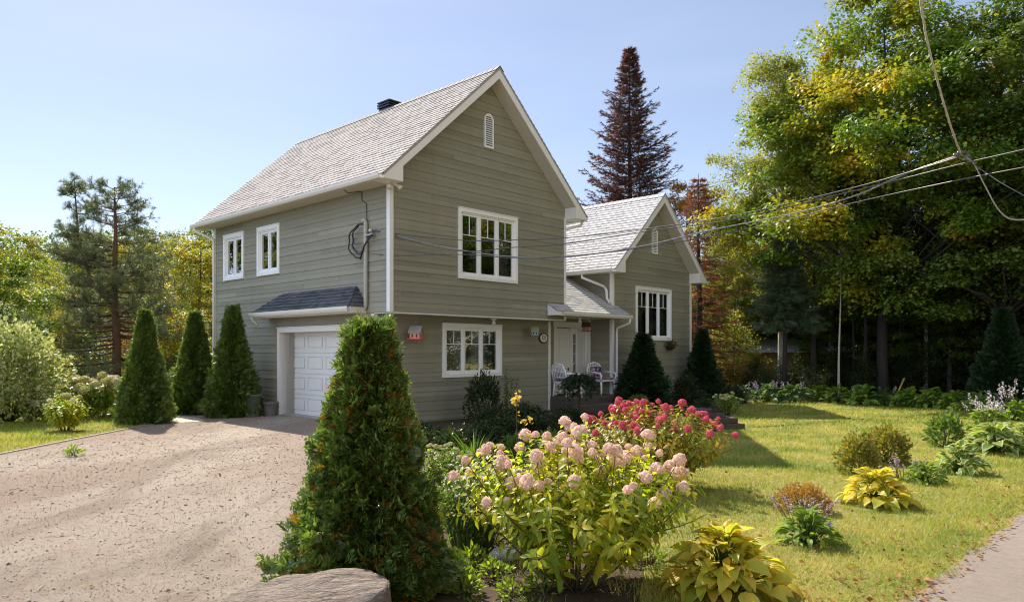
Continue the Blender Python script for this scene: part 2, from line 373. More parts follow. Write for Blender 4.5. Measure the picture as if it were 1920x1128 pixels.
M['red'] = floret_mat('raspberry_petal', [(.58, .08, .14), (.74, .16, .22), (.80, .28, .32)], .45)
M['cream_fl'] = floret_mat('cream_petal', [(.62, .60, .38), (.76, .74, .55), (.8, .78, .66)])
M['lav'] = floret_mat('lavender_petal', [(.42, .34, .56), (.58, .50, .68), (.72, .66, .76)])
M['lime_head'] = floret_mat('lime_petal', [(.42, .44, .14), (.56, .56, .24), (.62, .60, .34)])
M['whitefl'] = floret_mat('white_petal', [(.70, .66, .68), (.82, .80, .80)])
M['yellowfl'] = floret_mat('yellow_petal', [(.72, .50, .06), (.82, .64, .12)])
def hosta_mat(name, cols, edge, ew=.12, trans=.52):
    m, n, b, o = new_mat(name)
    f = mathn(n, 'ADD', mathn(n, 'MULTIPLY', island(n), .75), mathn(n, 'MULTIPLY', noise(n, 5, 3), .3), True); c = ramp(n, cols, f)
    uv = n.nodes.new('ShaderNodeUVMap'); sp = n.nodes.new('ShaderNodeSeparateXYZ'); n.links.new(uv.outputs[0], sp.inputs[0])
    d = mathn(n, 'ABSOLUTE', mathn(n, 'SUBTRACT', sp.outputs[0], .5))
    wv = mathn(n, 'ADD', d, mathn(n, 'MULTIPLY', mathn(n, 'SUBTRACT', noise(n, 22, 2), .5), .12))
    k = n.nodes.new('ShaderNodeMapRange'); k.inputs[1].default_value = .5 - ew - .05; k.inputs[2].default_value = .5 - ew + .03; n.links.new(wv, k.inputs[0])
    if edge is not None: c = mixc(n, k.outputs[0], c, edge)
    n.links.new(c, b.inputs['Base Color']); b.inputs['Roughness'].default_value = .4; b.inputs['Specular IOR Level'].default_value = .4
    rib = n.nodes.new('ShaderNodeTexWave'); rib.inputs['Scale'].default_value = 2.2; mpp = n.nodes.new('ShaderNodeMapping'); mpp.inputs['Scale'].default_value = (1, .0, 0)
    n.links.new(uv.outputs[0], mpp.inputs[0]); n.links.new(mpp.outputs[0], rib.inputs[0]); bump(n, rib.outputs['Fac'], .35, .006, b)
    tr = n.nodes.new('ShaderNodeBsdfTranslucent'); n.links.new(mixc(n, 1.0, c, (1.15, 1.15, .6), 'MULTIPLY'), tr.inputs[0])
    ms = n.nodes.new('ShaderNodeMixShader'); ms.inputs[0].default_value = trans
    n.links.new(b.outputs[0], ms.inputs[1]); n.links.new(tr.outputs[0], ms.inputs[2]); n.links.new(ms.outputs[0], o.inputs[0])
    return m
M['hosta_gold'] = hosta_mat('golden_hosta_leaf', [(.20, .32, .04), (.48, .50, .055), (.70, .58, .06), (.76, .50, .08)], (.72, .54, .10), .1)
M['hosta_green'] = hosta_mat('green_hosta_leaf', [(.12, .23, .03), (.20, .31, .04), (.32, .40, .055)], None)
M['hosta_var'] = hosta_mat('cream_edged_hosta_leaf', [(.14, .25, .045), (.20, .31, .055), (.28, .37, .065)], (.64, .63, .32), .13)
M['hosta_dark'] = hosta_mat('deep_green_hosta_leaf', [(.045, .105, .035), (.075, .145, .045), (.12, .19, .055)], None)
# ground
def ground_mat(name, cols, scale, fine, fcols, bscale=40, bst=.5, bd=.02, extra=None):
    m, n, b, o = new_mat(name)
    c = ramp(n, cols, noise(n, scale, 6, .6)); c = mixc(n, .85, c, ramp(n, fcols, noise(n, fine, 5, .75)), 'MULTIPLY')
    if extra:
        for sc, vs, lo, hi, col, dist in extra:
            k = n.nodes.new('ShaderNodeMapRange'); k.inputs[1].default_value = lo; k.inputs[2].default_value = hi; n.links.new(noise(n, sc, 4, .6, 'Object', vs, dist), k.inputs[0]); c = mixc(n, k.outputs[0], c, col)
    c = mixc(n, .6, c, ramp(n, [(.62, .6, .58), (1.0, 1.0, 1.0), (1.34, 1.34, 1.32)], noise(n, fine * .22, 3, .7)), 'MULTIPLY')
    n.links.new(c, b.inputs['Base Color']); b.inputs['Roughness'].default_value = .95; b.inputs['Specular IOR Level'].default_value = .2
    bump(n, noise(n, bscale, 6, .75), bst, bd, b); return m
M['ground'] = ground_mat('forest_floor', [(.05, .045, .025), (.07, .075, .03), (.10, .075, .045)], .6, 12, [(.6, .6, .6), (1.3, 1.3, 1.3)])
M['soil'] = ground_mat('garden_soil', [(.04, .027, .018), (.07, .046, .032), (.11, .072, .05)], 1.5, 30, [(.6, .6, .6), (1.35, 1.35, 1.35)])
M['lawn'] = ground_mat('lawn_soil', [(.14, .13, .035), (.24, .20, .06), (.38, .28, .12)], .8, 25, [(.6, .6, .6), (1.35, 1.35, 1.35)])
M['gravel'] = ground_mat('gravel_surface', [(.33, .25, .195), (.40, .312, .248), (.465, .37, .298)], .5, 45, [(.42, .40, .38), (1.5, 1.5, 1.5)], 60, 1.0, .05,
                         [(.45, (1, .28, 1), .46, .62, (.50, .42, .34), .5), (.9, (1, .3, 1), .52, .72, (.285, .222, .17), .6), (3.0, None, .58, .75, (.36, .27, .19), .5)])
M['asphalt'] = ground_mat('worn_road_surface', [(.28, .23, .19), (.345, .285, .24)], .7, 60, [(.6, .6, .6), (1.35, 1.35, 1.35)], 110, .9, .02, [(1.3, (1, .5, 1), .55, .8, (.24, .20, .17), .7)])
M['grass'] = leaf_mat('grass_blade', [(.10, .20, .025), (.215, .29, .04), (.375, .38, .075), (.58, .47, .18)], .42, .5, .3, (.40, .72), 1.1)
M['stonecol'] = ground_mat('gravel_stone', [(.28, .22, .18), (.42, .36, .30)], 3, 60, [(.8, .8, .8), (1.2, 1.2, 1.2)], 120, .3, .004)
def pebble_mat():
    m, n, b, o = new_mat('loose_pebble'); n.links.new(ramp(n, [(.25, .195, .155), (.40, .32, .255), (.54, .45, .37), (.32, .265, .225)], island(n)), b.inputs['Base Color']); b.inputs['Roughness'].default_value = .9; return m
M['pebble'] = pebble_mat()
M['dry_leaf'] = leaf_mat('dry_leaf', [(.14, .06, .025), (.26, .11, .035), (.34, .20, .06)], .25, .6, .2, (.9, .2), 3)

# ------------------------------------------------------------------ setting: ground, drive, lawn, road
def sheet(name, pts, z, mat, kind='structure', label=None):
    mb = MB(); mb.face([(p[0], p[1], z) for p in pts]); o = mb.build(name, mat); o['kind'] = kind
    return o
gm = MB()
gx = [-260, -90, -50, -30, -15, 0, 15, 30, 60, 160, 260]; gy = [-120, -20, 0, 12, 24, 32, 40, 55, 75, 110, 170, 300]
def hill(x, y):
    s_ = max(0, min(1, (y - 34) / 70)); h = 10.0 * s_ * s_ * (3 - 2 * s_)
    return h * (1.0 if x < -15 else max(.35, 1 - (x + 15) / 60))
NX, NY = 60, 60
for j in range(NY + 1):
    for i in range(NX + 1):
        a = (i / NX - .5) * 2; b_ = j / NY; x = 300 * a * abs(a) ** .6; y = -120 + 520 * b_ ** 1.3
        gm.v.append((x, y, hill(x, y)))
for j in range(NY):
    for i in range(NX):
        k = j * (NX + 1) + i; gm.f.append((k, k + 1, k + NX + 2, k + NX + 1)); gm.m.append(0)
o = gm.build('ground', M['ground'], smooth=True); o['kind'] = 'structure'
ROAD0 = Vector((2.69, 4.86)); RD = Vector((5.4 - 2.69, 7.67 - 4.86)).normalized(); RN = Vector((RD.y, -RD.x))
def road_edge(t, r=.0): return ROAD0 + RD * t
lawn_poly = [G(1150, 1400)[:2], G(1200, 1128)[:2], G(1215, 1000)[:2], G(1215, 925)[:2], G(1300, 850)[:2], G(1350, 805)[:2], G(1392, 757)[:2], (8.2, 24.6), (12, 23.4), (19.5, 21.5), (26, 28),
             tuple(road_edge(30) + RN * .2), tuple(road_edge(0) + RN * .2), tuple(road_edge(-3) + RN * .2)]
sheet('lawn', lawn_poly, .004, M['lawn'])
left_lawn = [(-8.25, 9.5), (-8.22, 13.5), (-8.15, 17.2), (-9.6, 22.5), (-24, 22.5), (-24, 9.5)]
sheet('lawn', left_lawn, .004, M['lawn'])
drive = [(-8.25, -8), (-8.25, 9.5), (-8.22, 13.5), (-8.15, 17.2), (-8.9, 20.5), (-5, 22), (-2.75, 15.65), (-2.45, 12.5), G(640, 900)[:2], G(575, 1000)[:2], G(500, 1128)[:2], (-1.2, 2.5), (-.6, -8)]
sheet('driveway', drive, .008, M['gravel'])
bed = [G(575, 1000)[:2], G(640, 900)[:2], (-2.45, 12.5), (-2.75, 15.65), (1.7, 19.8), (4.3, 22.8), (7.5, 25.5), (8.2, 24.6), G(1392, 757)[:2], G(1350, 805)[:2], G(1300, 850)[:2], G(1215, 925)[:2], G(1215, 1000)[:2], G(1200, 1128)[:2], G(1150, 1400)[:2], G(480, 1400)[:2], G(500, 1128)[:2]]
sheet('garden_soil', bed, .006, M['soil'])
re = [ROAD0 + RD * t + RN * (.04 * math.sin(t * 7) + .03 * math.sin(t * 17 + 1)) for t in np.linspace(-12, 40, 150)]
rp_ = [tuple(p) for p in re] + [tuple(ROAD0 + RD * 40 + RN * 6.5), tuple(ROAD0 - RD * 12 + RN * 6.5)]
sheet('road', rp_, .012, M['asphalt'])
sheet('ground', [tuple(ROAD0 + RD * 60 + RN * 6.4), tuple(ROAD0 - RD * 40 + RN * 6.4), tuple(ROAD0 - RD * 40 + RN * 60), tuple(ROAD0 + RD * 60 + RN * 60)], .010, M['lawn'])
mb = MB(); pts = [(-8.25, 10.4), (-8.23, 12), (-8.21, 13.6), (-8.17, 15.4), (-8.12, 17.0)]
for a, b in zip(pts[:-1], pts[1:]):
    d = Vector((b[0] - a[0], b[1] - a[1])); nn = Vector((d.y, -d.x)).normalized() * .035; a2 = Vector(a) + d * .01; b2 = Vector(b) - d * .01
    mb.prism([tuple(a2 - nn), tuple(b2 - nn), tuple(b2 + nn), tuple(a2 + nn)], 0, .028)
o = mb.build('timber_edging', plain('weathered_edging', (.30, .25, .19), .9, .15, 8), bevel=.01); tag(o, 'low weathered timber edging between the left lawn and gravel drive', 'edging')
sheet('path', [G(325, 793)[:2], G(385, 790)[:2], G(372, 783)[:2], (-9.5, 19.2), (-10.2, 19.2), (-8.6, 17.4)], .012, plain('pale_path', (.5, .42, .32), .9, .1, 5))

def in_poly(P, poly):
    x, y = P[:, 0], P[:, 1]; c = np.zeros(len(P), bool); n = len(poly)
    for i in range(n):
        x0, y0 = poly[i]; x1, y1 = poly[(i + 1) % n]
        k = ((y0 > y) != (y1 > y)); t = (x1 - x0) * (y - y0) / ((y1 - y0) if y1 != y0 else 1e-9) + x0; c ^= k & (x < t)
    return c
def frustum_pts(n, y0, y1, poly, power=1.0, margin=1.35):
    """random ground points inside the view; more per square metre near the viewer"""
    u = rng.random(n); Y = y0 * (y1 / y0) ** u; X = (rng.random(n) * 2 - 1) * (960 / FPX) * margin * Y
    P = np.stack([X, Y], 1); return P[in_poly(P, poly)]
def grass(name, P, z, hmin, hmax, mat, wid=.006, label='short'):
    n = len(P); far = np.clip(P[:, 1] / 6, 1, 3.2)
    a = rng.random(n) * 6.283; tilt = rng.uniform(.25, 1.0, n)
    D = np.stack([np.cos(a) * tilt, np.sin(a) * tilt, np.ones(n)], 1); N = np.stack([np.cos(a), np.sin(a), rng.normal(0, .4, n)], 1)
    pn = .5 + .5 * np.sin(P[:, 0] * 1.7 + np.sin(P[:, 1] * 1.3) * 2); h = rng.uniform(hmin, hmax, n) * (.7 + .5 * pn) * far ** .4
    V, T = scatter(*BLADE, np.column_stack([P, np.full(n, z)]), D, N, h, wid * far * rng.uniform(.6, 1.3, n))
    o = put(name, tri_mesh(name, V, T, mat)); o['kind'] = 'stuff'; return o
P = frustum_pts(720000, 4.4, 26, lawn_poly); P = P[((P - np.array(ROAD0)) @ np.array(RN) + .05 * np.sin(P[:, 1] * 9) + rng.normal(0, .04, len(P))) < -.02]
grass('grass', P, .0, .025, .06, M['grass'])
P = frustum_pts(310000, 9, 23, left_lawn)
grass('grass', P, .0, .03, .07, M['grass'])
# gravel stones, fallen leaves
PEB = (np.array([(1, 0, 0), (0, 1, .1), (-1, 0, 0), (0, -1, 0), (.1, 0, .8), (0, 0, -.5)], float) * .5, np.array([(0, 1, 4), (1, 2, 4), (2, 3, 4), (3, 0, 4), (1, 0, 5), (2, 1, 5), (3, 2, 5), (0, 3, 5)]))
P = frustum_pts(130000, 4.3, 22, drive); n = len(P)
s_ = np.clip(rng.lognormal(-4.85, .5, n), .003, .045) * np.clip(P[:, 1] / 7, .8, 1.6)
V, T = scatter(*PEB, np.column_stack([P, np.full(n, .012)]), np.column_stack([rng.normal(size=(n, 2)), np.zeros(n)]), np.array([(0, 0, 1.)]) + rng.normal(0, .25, (n, 3)), s_, s_ * rng.uniform(.6, 1, n))
o = put('gravel', tri_mesh('gravel', V, T, M['pebble'])); o['kind'] = 'stuff'
P = frustum_pts(16000, 4.4, 20, lawn_poly)
dl = (P - np.array(ROAD0)) @ np.array(RN); keep = rng.random(len(P)) < np.clip(.09 + np.exp(dl / .45), 0, 1) * (dl < .12); P = P[keep]
P2 = frustum_pts(900, 4.4, 20, drive); Q = np.concatenate([P, P2[:160]]); n = len(Q)
V, T = scatter(*LEAF, np.column_stack([Q, rng.uniform(.02, .05, n)]), np.column_stack([rng.normal(size=(n, 2)), rng.normal(0, .3, n)]), np.array([(0, 0, 1.)]) + rng.normal(0, .4, (n, 3)), rng.uniform(.025, .055, n))
o = put('fallen_leaves', tri_mesh('fallen_leaves', V, T, M['dry_leaf'])); o['kind'] = 'stuff'

# ------------------------------------------------------------------ the house (local axes: u along the front, v away, z up)
HA = math.radians(46.51); HC, HS = math.cos(HA), math.sin(HA); HO = Vector((-2.617, 15.60, 0))
E0 = EYE
def W_(u, v, z=0): return Vector((HO.x + u * HC - v * HS, HO.y + u * HS + v * HC, z))
house = thing('house', 'grey clapboard house with two white trimmed gables and attached garage', 'house', HO, HA)
def part(name, label=None):
    o = link(bpy.data.objects.new(name, None), house)
    return o
FRONT = lambda v: (lambda a, z, d: (a, v - d, z))
LEFT = lambda u: (lambda a, z, d: (u - d, -a, z))
RIGHT = lambda u: (lambda a, z, d: (u + d, a, z))
BACK = lambda v: (lambda a, z, d: (-a, v + d, z))
def poly_range(poly, z):
    xs = []
    n = len(poly)
    for i in range(n):
        (x0, z0), (x1, z1) = poly[i], poly[(i + 1) % n]
        if abs(z1 - z0) < 1e-9:
            if abs(z - z0) < 1e-6: xs += [x0, x1]
        elif min(z0, z1) - 1e-9 <= z <= max(z0, z1) + 1e-9: xs.append(x0 + (x1 - x0) * (z - z0) / (z1 - z0))
    return (min(xs), max(xs)) if xs else None
def siding(name, T, poly, holes=(), exp=.1125, lip=.014, seed=1, zref=0.0, parent=house, bl=3.6):
    """lapped boards on a convex wall outline with rectangular openings"""
    r = random.Random(seed); mb = MB(); mb.T = T
    zs = [p[1] for p in poly]; zmin, zmax = min(zs), max(zs)
    k0 = math.floor((zmin - zref) / exp); z = zref + k0 * exp
    while z < zmax - 1e-6:
        za, zb = max(z, zmin), min(z + exp, zmax)
        cuts = sorted({za, zb} | {h for H in holes for h in (H[2], H[3]) if za < h < zb} | {p[1] for p in poly if za < p[1] < zb})
        joint = r.uniform(0, bl)
        for c0, c1 in zip(cuts[:-1], cuts[1:]):
            if c1 - c0 < 1e-4: continue
            e = 1e-7; R0, R1 = poly_range(poly, c0 + e), poly_range(poly, c1 - e)
            if not R0 or not R1: continue
            zm = (c0 + c1) / 2; segs = [(R0[0], R0[1], R1[0], R1[1])]
            for H in holes:
                if H[2] < zm < H[3]:
                    out = []
                    for s in segs:
                        if H[1] <= min(s[0], s[2]) or H[0] >= max(s[1], s[3]): out.append(s); continue
                        if H[0] > s[0]: out.append((s[0], H[0], s[2], H[0]))
                        if H[1] < s[1]: out.append((H[1], s[1], H[1], s[3]))
                    segs = out
            lk = lip * (1.0 if round((z - zref) / exp) % 2 == 0 else .3); d0 = lk * (1 - (c0 - z) / exp) + .002; d1 = lk * (1 - (c1 - z) / exp) + .002
            for s in segs:
                xs = [-1e9]; q = math.floor((min(s[0], s[2]) - joint) / bl) * bl + joint
                while q < max(s[1], s[3]):
                    xs.append(q); q += bl
                xs.append(1e9)
                for x0, x1 in zip(xs[:-1], xs[1:]):
                    g = .003
                    b0, b1, t0, t1 = max(s[0], x0 + g), min(s[1], x1 - g), max(s[2], x0 + g), min(s[3], x1 - g)
                    if b1 - b0 < .01 and t1 - t0 < .01: continue
                    b0, t0 = min(b0, max(b0, b1)), t0
                    if b1 < b0: b0 = b1 = (t0 + t1) / 2 if t1 > t0 else b0
                    if t1 < t0: t0 = t1 = min(max((b0 + b1) / 2, s[2]), s[3])
                    mb.face([(b0, c0, d0), (b1, c0, d0), (t1, c1, d1), (t0, c1, d1)])
                    mb.face([(b0, c0, .0), (b1, c0, .0), (b1, c0, d0), (b0, c0, d0)])
        z += exp
    # backing sheet, cut round the openings
    e = 1e-7; zc = sorted({zmin, zmax} | {p[1] for p in poly} | {h for H in holes for h in (H[2], H[3])})
    for c0, c1 in zip(zc[:-1], zc[1:]):
        R0, R1 = poly_range(poly, c0 + e), poly_range(poly, c1 - e)
        if not R0 or not R1: continue
        segs = [(R0[0], R0[1], R1[0], R1[1])]; zm = (c0 + c1) / 2
        for H in holes:
            if H[2] < zm < H[3]:
                segs = [t for s in segs for t in (((s[0], H[0], s[2], H[0]), (H[1], s[1], H[1], s[3])) if s[0] < H[0] < s[1] else (s,))]
        for s in segs: mb.face([(s[0], c0, -.004), (s[1], c0, -.004), (s[3], c1, -.004), (s[2], c1, -.004)])
    return mb.build(name, M['siding'], parent)
def shingles(mb, p0, p1, q0, q1, exp=.14, tab=.28, seed=0, th=.0065, off=.008):
    """courses of tabs on a roof plane; p0->p1 eave, q0->q1 ridge side (trapezoid)"""
    r = random.Random(seed); p0, p1, q0, q1 = map(Vector, (p0, p1, q0, q1))
    N = (p1 - p0).cross(q0 - p0).normalized()
    if N.z < 0: N = -N
    ln = ((q0 + q1) / 2 - (p0 + p1) / 2).length; rows = max(1, round(ln / exp))
    for k in range(rows):
        t0, t1 = k / rows, (k + 1) / rows; a, b = p0.lerp(q0, t0), p1.lerp(q1, t0); c, d = p0.lerp(q0, t1), p1.lerp(q1, t1)
        w0 = (b - a).length
        if w0 < .02: continue
        x = -r.uniform(0, tab)
        while x < w0:
            x2 = x + tab * r.uniform(.55, 1.35); f0, f1 = max(0, x / w0), min(1, x2 / w0)
            if f1 - f0 > 1e-3:
                h = off + th * r.choice((1, 1, 1.9)); A, B, C_, D_ = a.lerp(b, f0 + .001), a.lerp(b, f1 - .001), c.lerp(d, f1 - .001), c.lerp(d, f0 + .001)
                dn = (A - D_).normalized() * .004
                mb.face([A + N * h + dn, B + N * h + dn, C_ + N * (off * .25), D_ + N * (off * .25)])
                mb.face([A + dn, B + dn, B + N * h + dn, A + N * h + dn])
            x = x2
Z = lambda z: z + E0
# levels (house local, z above ground)
zb, ze = Z(.835), Z(3.60); W = 5.903; D = 8.446; v1 = .579; W1 = 5.929; SL = .914; EV = .454; RK = .379
roofz = lambda u: Z(3.68) + SL * (u + EV)
U0, U1, V2 = 8.30, 12.90, .15; UM = (U0 + U1) / 2; e2 = .37
wroofz = lambda u: Z(2.42) + .955 * (u - (U0 - e2))
WSL = .955
# window openings
w_up = (1.955, 3.983, Z(1.684), Z(3.347)); w_lo = (1.97, 4.0, Z(-.655), Z(.645)); w_wing = (9.53, 11.60, Z(.315), Z(1.995))
w_a = (-7.827, -6.60, Z(1.99), Z(3.285)); w_b = (-5.83, -4.65, Z(1.985), Z(3.275)); gar = (-4.753, -1.249, 0, Z(.573))
sh = lambda h, c=.05: (h[0] + c, h[1] - c, h[2] + c, h[3] - c)
zga = roofz(W / 2) - .12
siding('wall', FRONT(0), [(0, zb), (W, zb), (W, roofz(0) - .1), (W / 2, roofz(W / 2) - .1), (0, roofz(0) - .1)], [sh(w_up)], seed=2, zref=zb)
siding('wall', FRONT(v1), [(0, 0), (W1, 0), (W1, zb + .02), (0, zb + .02)], [sh(w_lo)], seed=3, zref=zb - .225 * 20)
siding('wall', LEFT(0), [(-D, 0), (-v1, 0), (-v1, zb), (-D, zb)], [(gar[0] + .1, gar[1] - .1, -.1, gar[3] - .1)], seed=4, zref=zb - .225 * 20)
siding('wall', LEFT(0), [(-D, zb), (0, zb), (0, ze + .02), (-D, ze + .02)], [sh(w_a), sh(w_b)], seed=5, zref=zb)
siding('wall', RIGHT(W), [(0, zb), (D, zb), (D, ze), (0, ze)], seed=6, zref=zb)
siding('wall', RIGHT(W1), [(v1, 0), (1.02, 0), (1.02, zb), (v1, zb)], seed=7, zref=zb - .225 * 20)
siding('wall', BACK(D), [(-W, 0), (0, 0), (0, roofz(0) - .1), (-W / 2, roofz(W / 2) - .1), (-W, roofz(0) - .1)], seed=8)
VD = 1.02
siding('wall', FRONT(VD), [(W1, 0), (U0, 0), (U0, Z(1.0)), (W1, Z(1.0))], [(6.75, 8.07, Z(-1.3), Z(.70))], seed=9, zref=zb - .225 * 20)
wz = wroofz(U0) - .1
siding('wall', LEFT(U0), [(-8, 0), (-V2, 0), (-V2, Z(2.4)), (-8, Z(2.4))], seed=10, zref=zb - .225 * 20)
siding('wall', FRONT(V2), [(U0, 0), (U1, 0), (U1, wz), (UM, wroofz(UM) - .1), (U0, wz)], [sh(w_wing)], seed=11, zref=zb - .225 * 20)
siding('wall', RIGHT(U1), [(V2, 0), (8, 0), (8, Z(2.4)), (V2, Z(2.4))], seed=12)
siding('wall', BACK(8), [(-U1, 0), (-U0, 0), (-U0, wz), (-UM, wroofz(UM) - .1), (-U1, wz)], seed=13)
siding('wall', FRONT(2.75), [(W, Z(1)), (U0, Z(1)), (U0, Z(3.4)), (W, Z(3.4))], seed=14)
mb = MB(); mb.box(.03, W - .03, .03, D - .03, zb - .02, zb + .12); mb.box(.05, W - .05, v1 + .05, D - .05, .0, .05); mb.box(U0 + .05, U1 - .05, V2 + .05, 7.9, .0, .2); mb.box(.1, W - .1, 4.4, 4.5, .05, zb - .02); mb.box(.1, W - .1, 4.4, 4.5, zb + .12, Z(3.5)); mb.box(U0 + .1, U1 - .1, 4, 4.1, .2, Z(2.3))
mb.build('interior_wall', M['interior'], house)
mb = MB(); mb.box(-.0, W, 0, v1, zb - .03, zb - .005); mb.build('soffit', M['soffit'], house)     # underside of the jetty
mb = MB(); mb.box(-.012, W + .012, -.022, -.0, zb - .035, zb - .004); mb.build('drip_trim', M['cream'], house)
# corner trims
def trims(name, spec):
    for u0, u1, a0, a1, z0, z1 in spec:
        mb = MB(); mb.box(u0, u1, a0, a1, z0, z1); mb.build(name, M['white'], house, bevel=.004)
trims('corner_trim', [(-.028, .075, -.028, .09, zb, ze), (W - .05, W + .028, -.028, .08, zb, ze), (-.026, .085, v1 - .028, v1 + .08, 0, zb - .03), (W1 - .06, W1 + .026, v1 - .028, v1 + .08, 0, zb - .03),
                      (-.028, .07, D - .08, D + .028, 0, ze), (U0 - .028, U0 + .085, V2 - .028, V2 + .07, 0, Z(2.38)), (U1 - .075, U1 + .028, V2 - .028, V2 + .07, 0, Z(2.38)), (U0 - .09, U0 - .02, VD - .085, VD - .02, 0, Z(.97))])
# roofs
def gable(u0, u1, v0, v1_, z0, sl, e, um, mat, seed, zs, name_l):
    """z0: roof surface height at the eave edge; v0: front rake plane; v1_: back rake plane; zs: underside of the boxed eave"""
    zr = z0 + sl * (um - u0); th = .06
    mb = MB()
    nl = Vector((-sl, 0, 1)).normalized()
    for s in (-1, 1):
        ue = u0 if s < 0 else u1
        A, B, C_, D_ = (ue, v0 - .03, z0), (ue, v1_, z0), (um, v1_, zr), (um, v0 - .03, zr)
        mb.face([A, B, C_, D_]); lo = lambda p: (p[0], p[1], p[2] - th)
        mb.face([lo(A), lo(B), lo(C_), lo(D_)]); mb.face([A, D_, lo(D_), lo(A)]); mb.face([B, C_, lo(C_), lo(B)]); mb.face([A, B, lo(B), lo(A)])
        ex = .035 * (1 if s > 0 else -1)
        shingles(mb, (ue + ex, v0 - .04, z0 - .035 * sl), (ue + ex, v1_ + .02, z0 - .035 * sl), (um, v0 - .04, zr), (um, v1_ + .02, zr), seed=seed + s)
    # ridge caps
    n = int((v1_ - v0) / .2)
    for k in range(n):
        a, b = v0 - .04 + (v1_ - v0) * k / n, v0 - .04 + (v1_ - v0) * (k + 1.15) / n; h = .028 + .01
        for s in (-1, 1): mb.face([(um, a, zr + h), (um, b, zr + h - .012), (um + s * .14, b, zr + h - .012 - .14 * sl), (um + s * .14, a, zr + h - .14 * sl)])
    mb.build('roof', mat, house)
    # rake boards and rake soffit
    fb = .25
    for s in (-1, 1):
        ue = u0 if s < 0 else u1
        bw = .50 if s < 0 else .46
        ub = ue - s * bw
        zl = lambda u, d: z0 + sl * abs(u - ue) - d
        mb = MB(); mb.prism([(ue, z0 - .02), (um, zr - .02), (um, zr - .02 - fb), (ub, zl(ub, fb)), (ub, zs), (ue, zs)], v0 - .022, v0, 1)
        mb.build('rake_board', M['white'], house, bevel=.003)
        mb = MB(); d = fb - .012
        mb.face([(ub, v0, zl(ub, d)), (ub, -.0 + (v0 + RK if True else 0), zl(ub, d)), (um, v0 + RK, zr - .02 - d), (um, v0, zr - .02 - d)])
        mb.build('soffit', M['soffit'], house)
        mb = MB(); ui = ub if s < 0 else ub       # end cheek of the boxed return
        mb.face([(ub, v0, zs), (ub, v0 + RK, zs), (ub, v0 + RK, zl(ub, d)), (ub, v0, zl(ub, d))])
        mb.face([(ue, v0, zs), (ub, v0, zs), (ub, v0 + RK, zs), (ue, v0 + RK, zs)])
        mb.build('eave_return', M['white'], house)
        mb = MB(); wl = u0 + e if s < 0 else u1 - e
        mb.box(min(ue, wl), max(ue, wl), v0 + RK, v1_, zs, zs + .01); mb.build('soffit', M['soffit'], house)
        mb = MB(); mb.box(*( (ue - .0, ue + .012) if s < 0 else (ue - .012, ue)), v0, v1_, zs, z0 - .02); mb.build('fascia', M['white'], house)
        # gutter: K profile
        g = [(0, 0), (-.09, 0), (-.115, .05), (-.115, .105), (-.10, .105), (-.10, .06), (-.08, .015), (-.012, .015), (-.012, .11), (0, .11)]
        mb = MB(); mb.prism([(ue + s * .0 - (1 if s < 0 else -1) * (-x) * 1.0, z0 - .125 + y) for x, y in g], v0 + .03, v1_, 1)
        mb.build('gutter', M['cream'], house, bevel=0)
gable(-EV, W + EV, -RK, D + .40, Z(3.68), SL, EV, W / 2, M['shingle'], 20, Z(3.56), 'main')
gable(U0 - e2, U1 + e2, V2 - RK, 8.4, Z(2.42), WSL, e2, UM, M['shingle_wing'], 40, Z(2.30), 'wing')

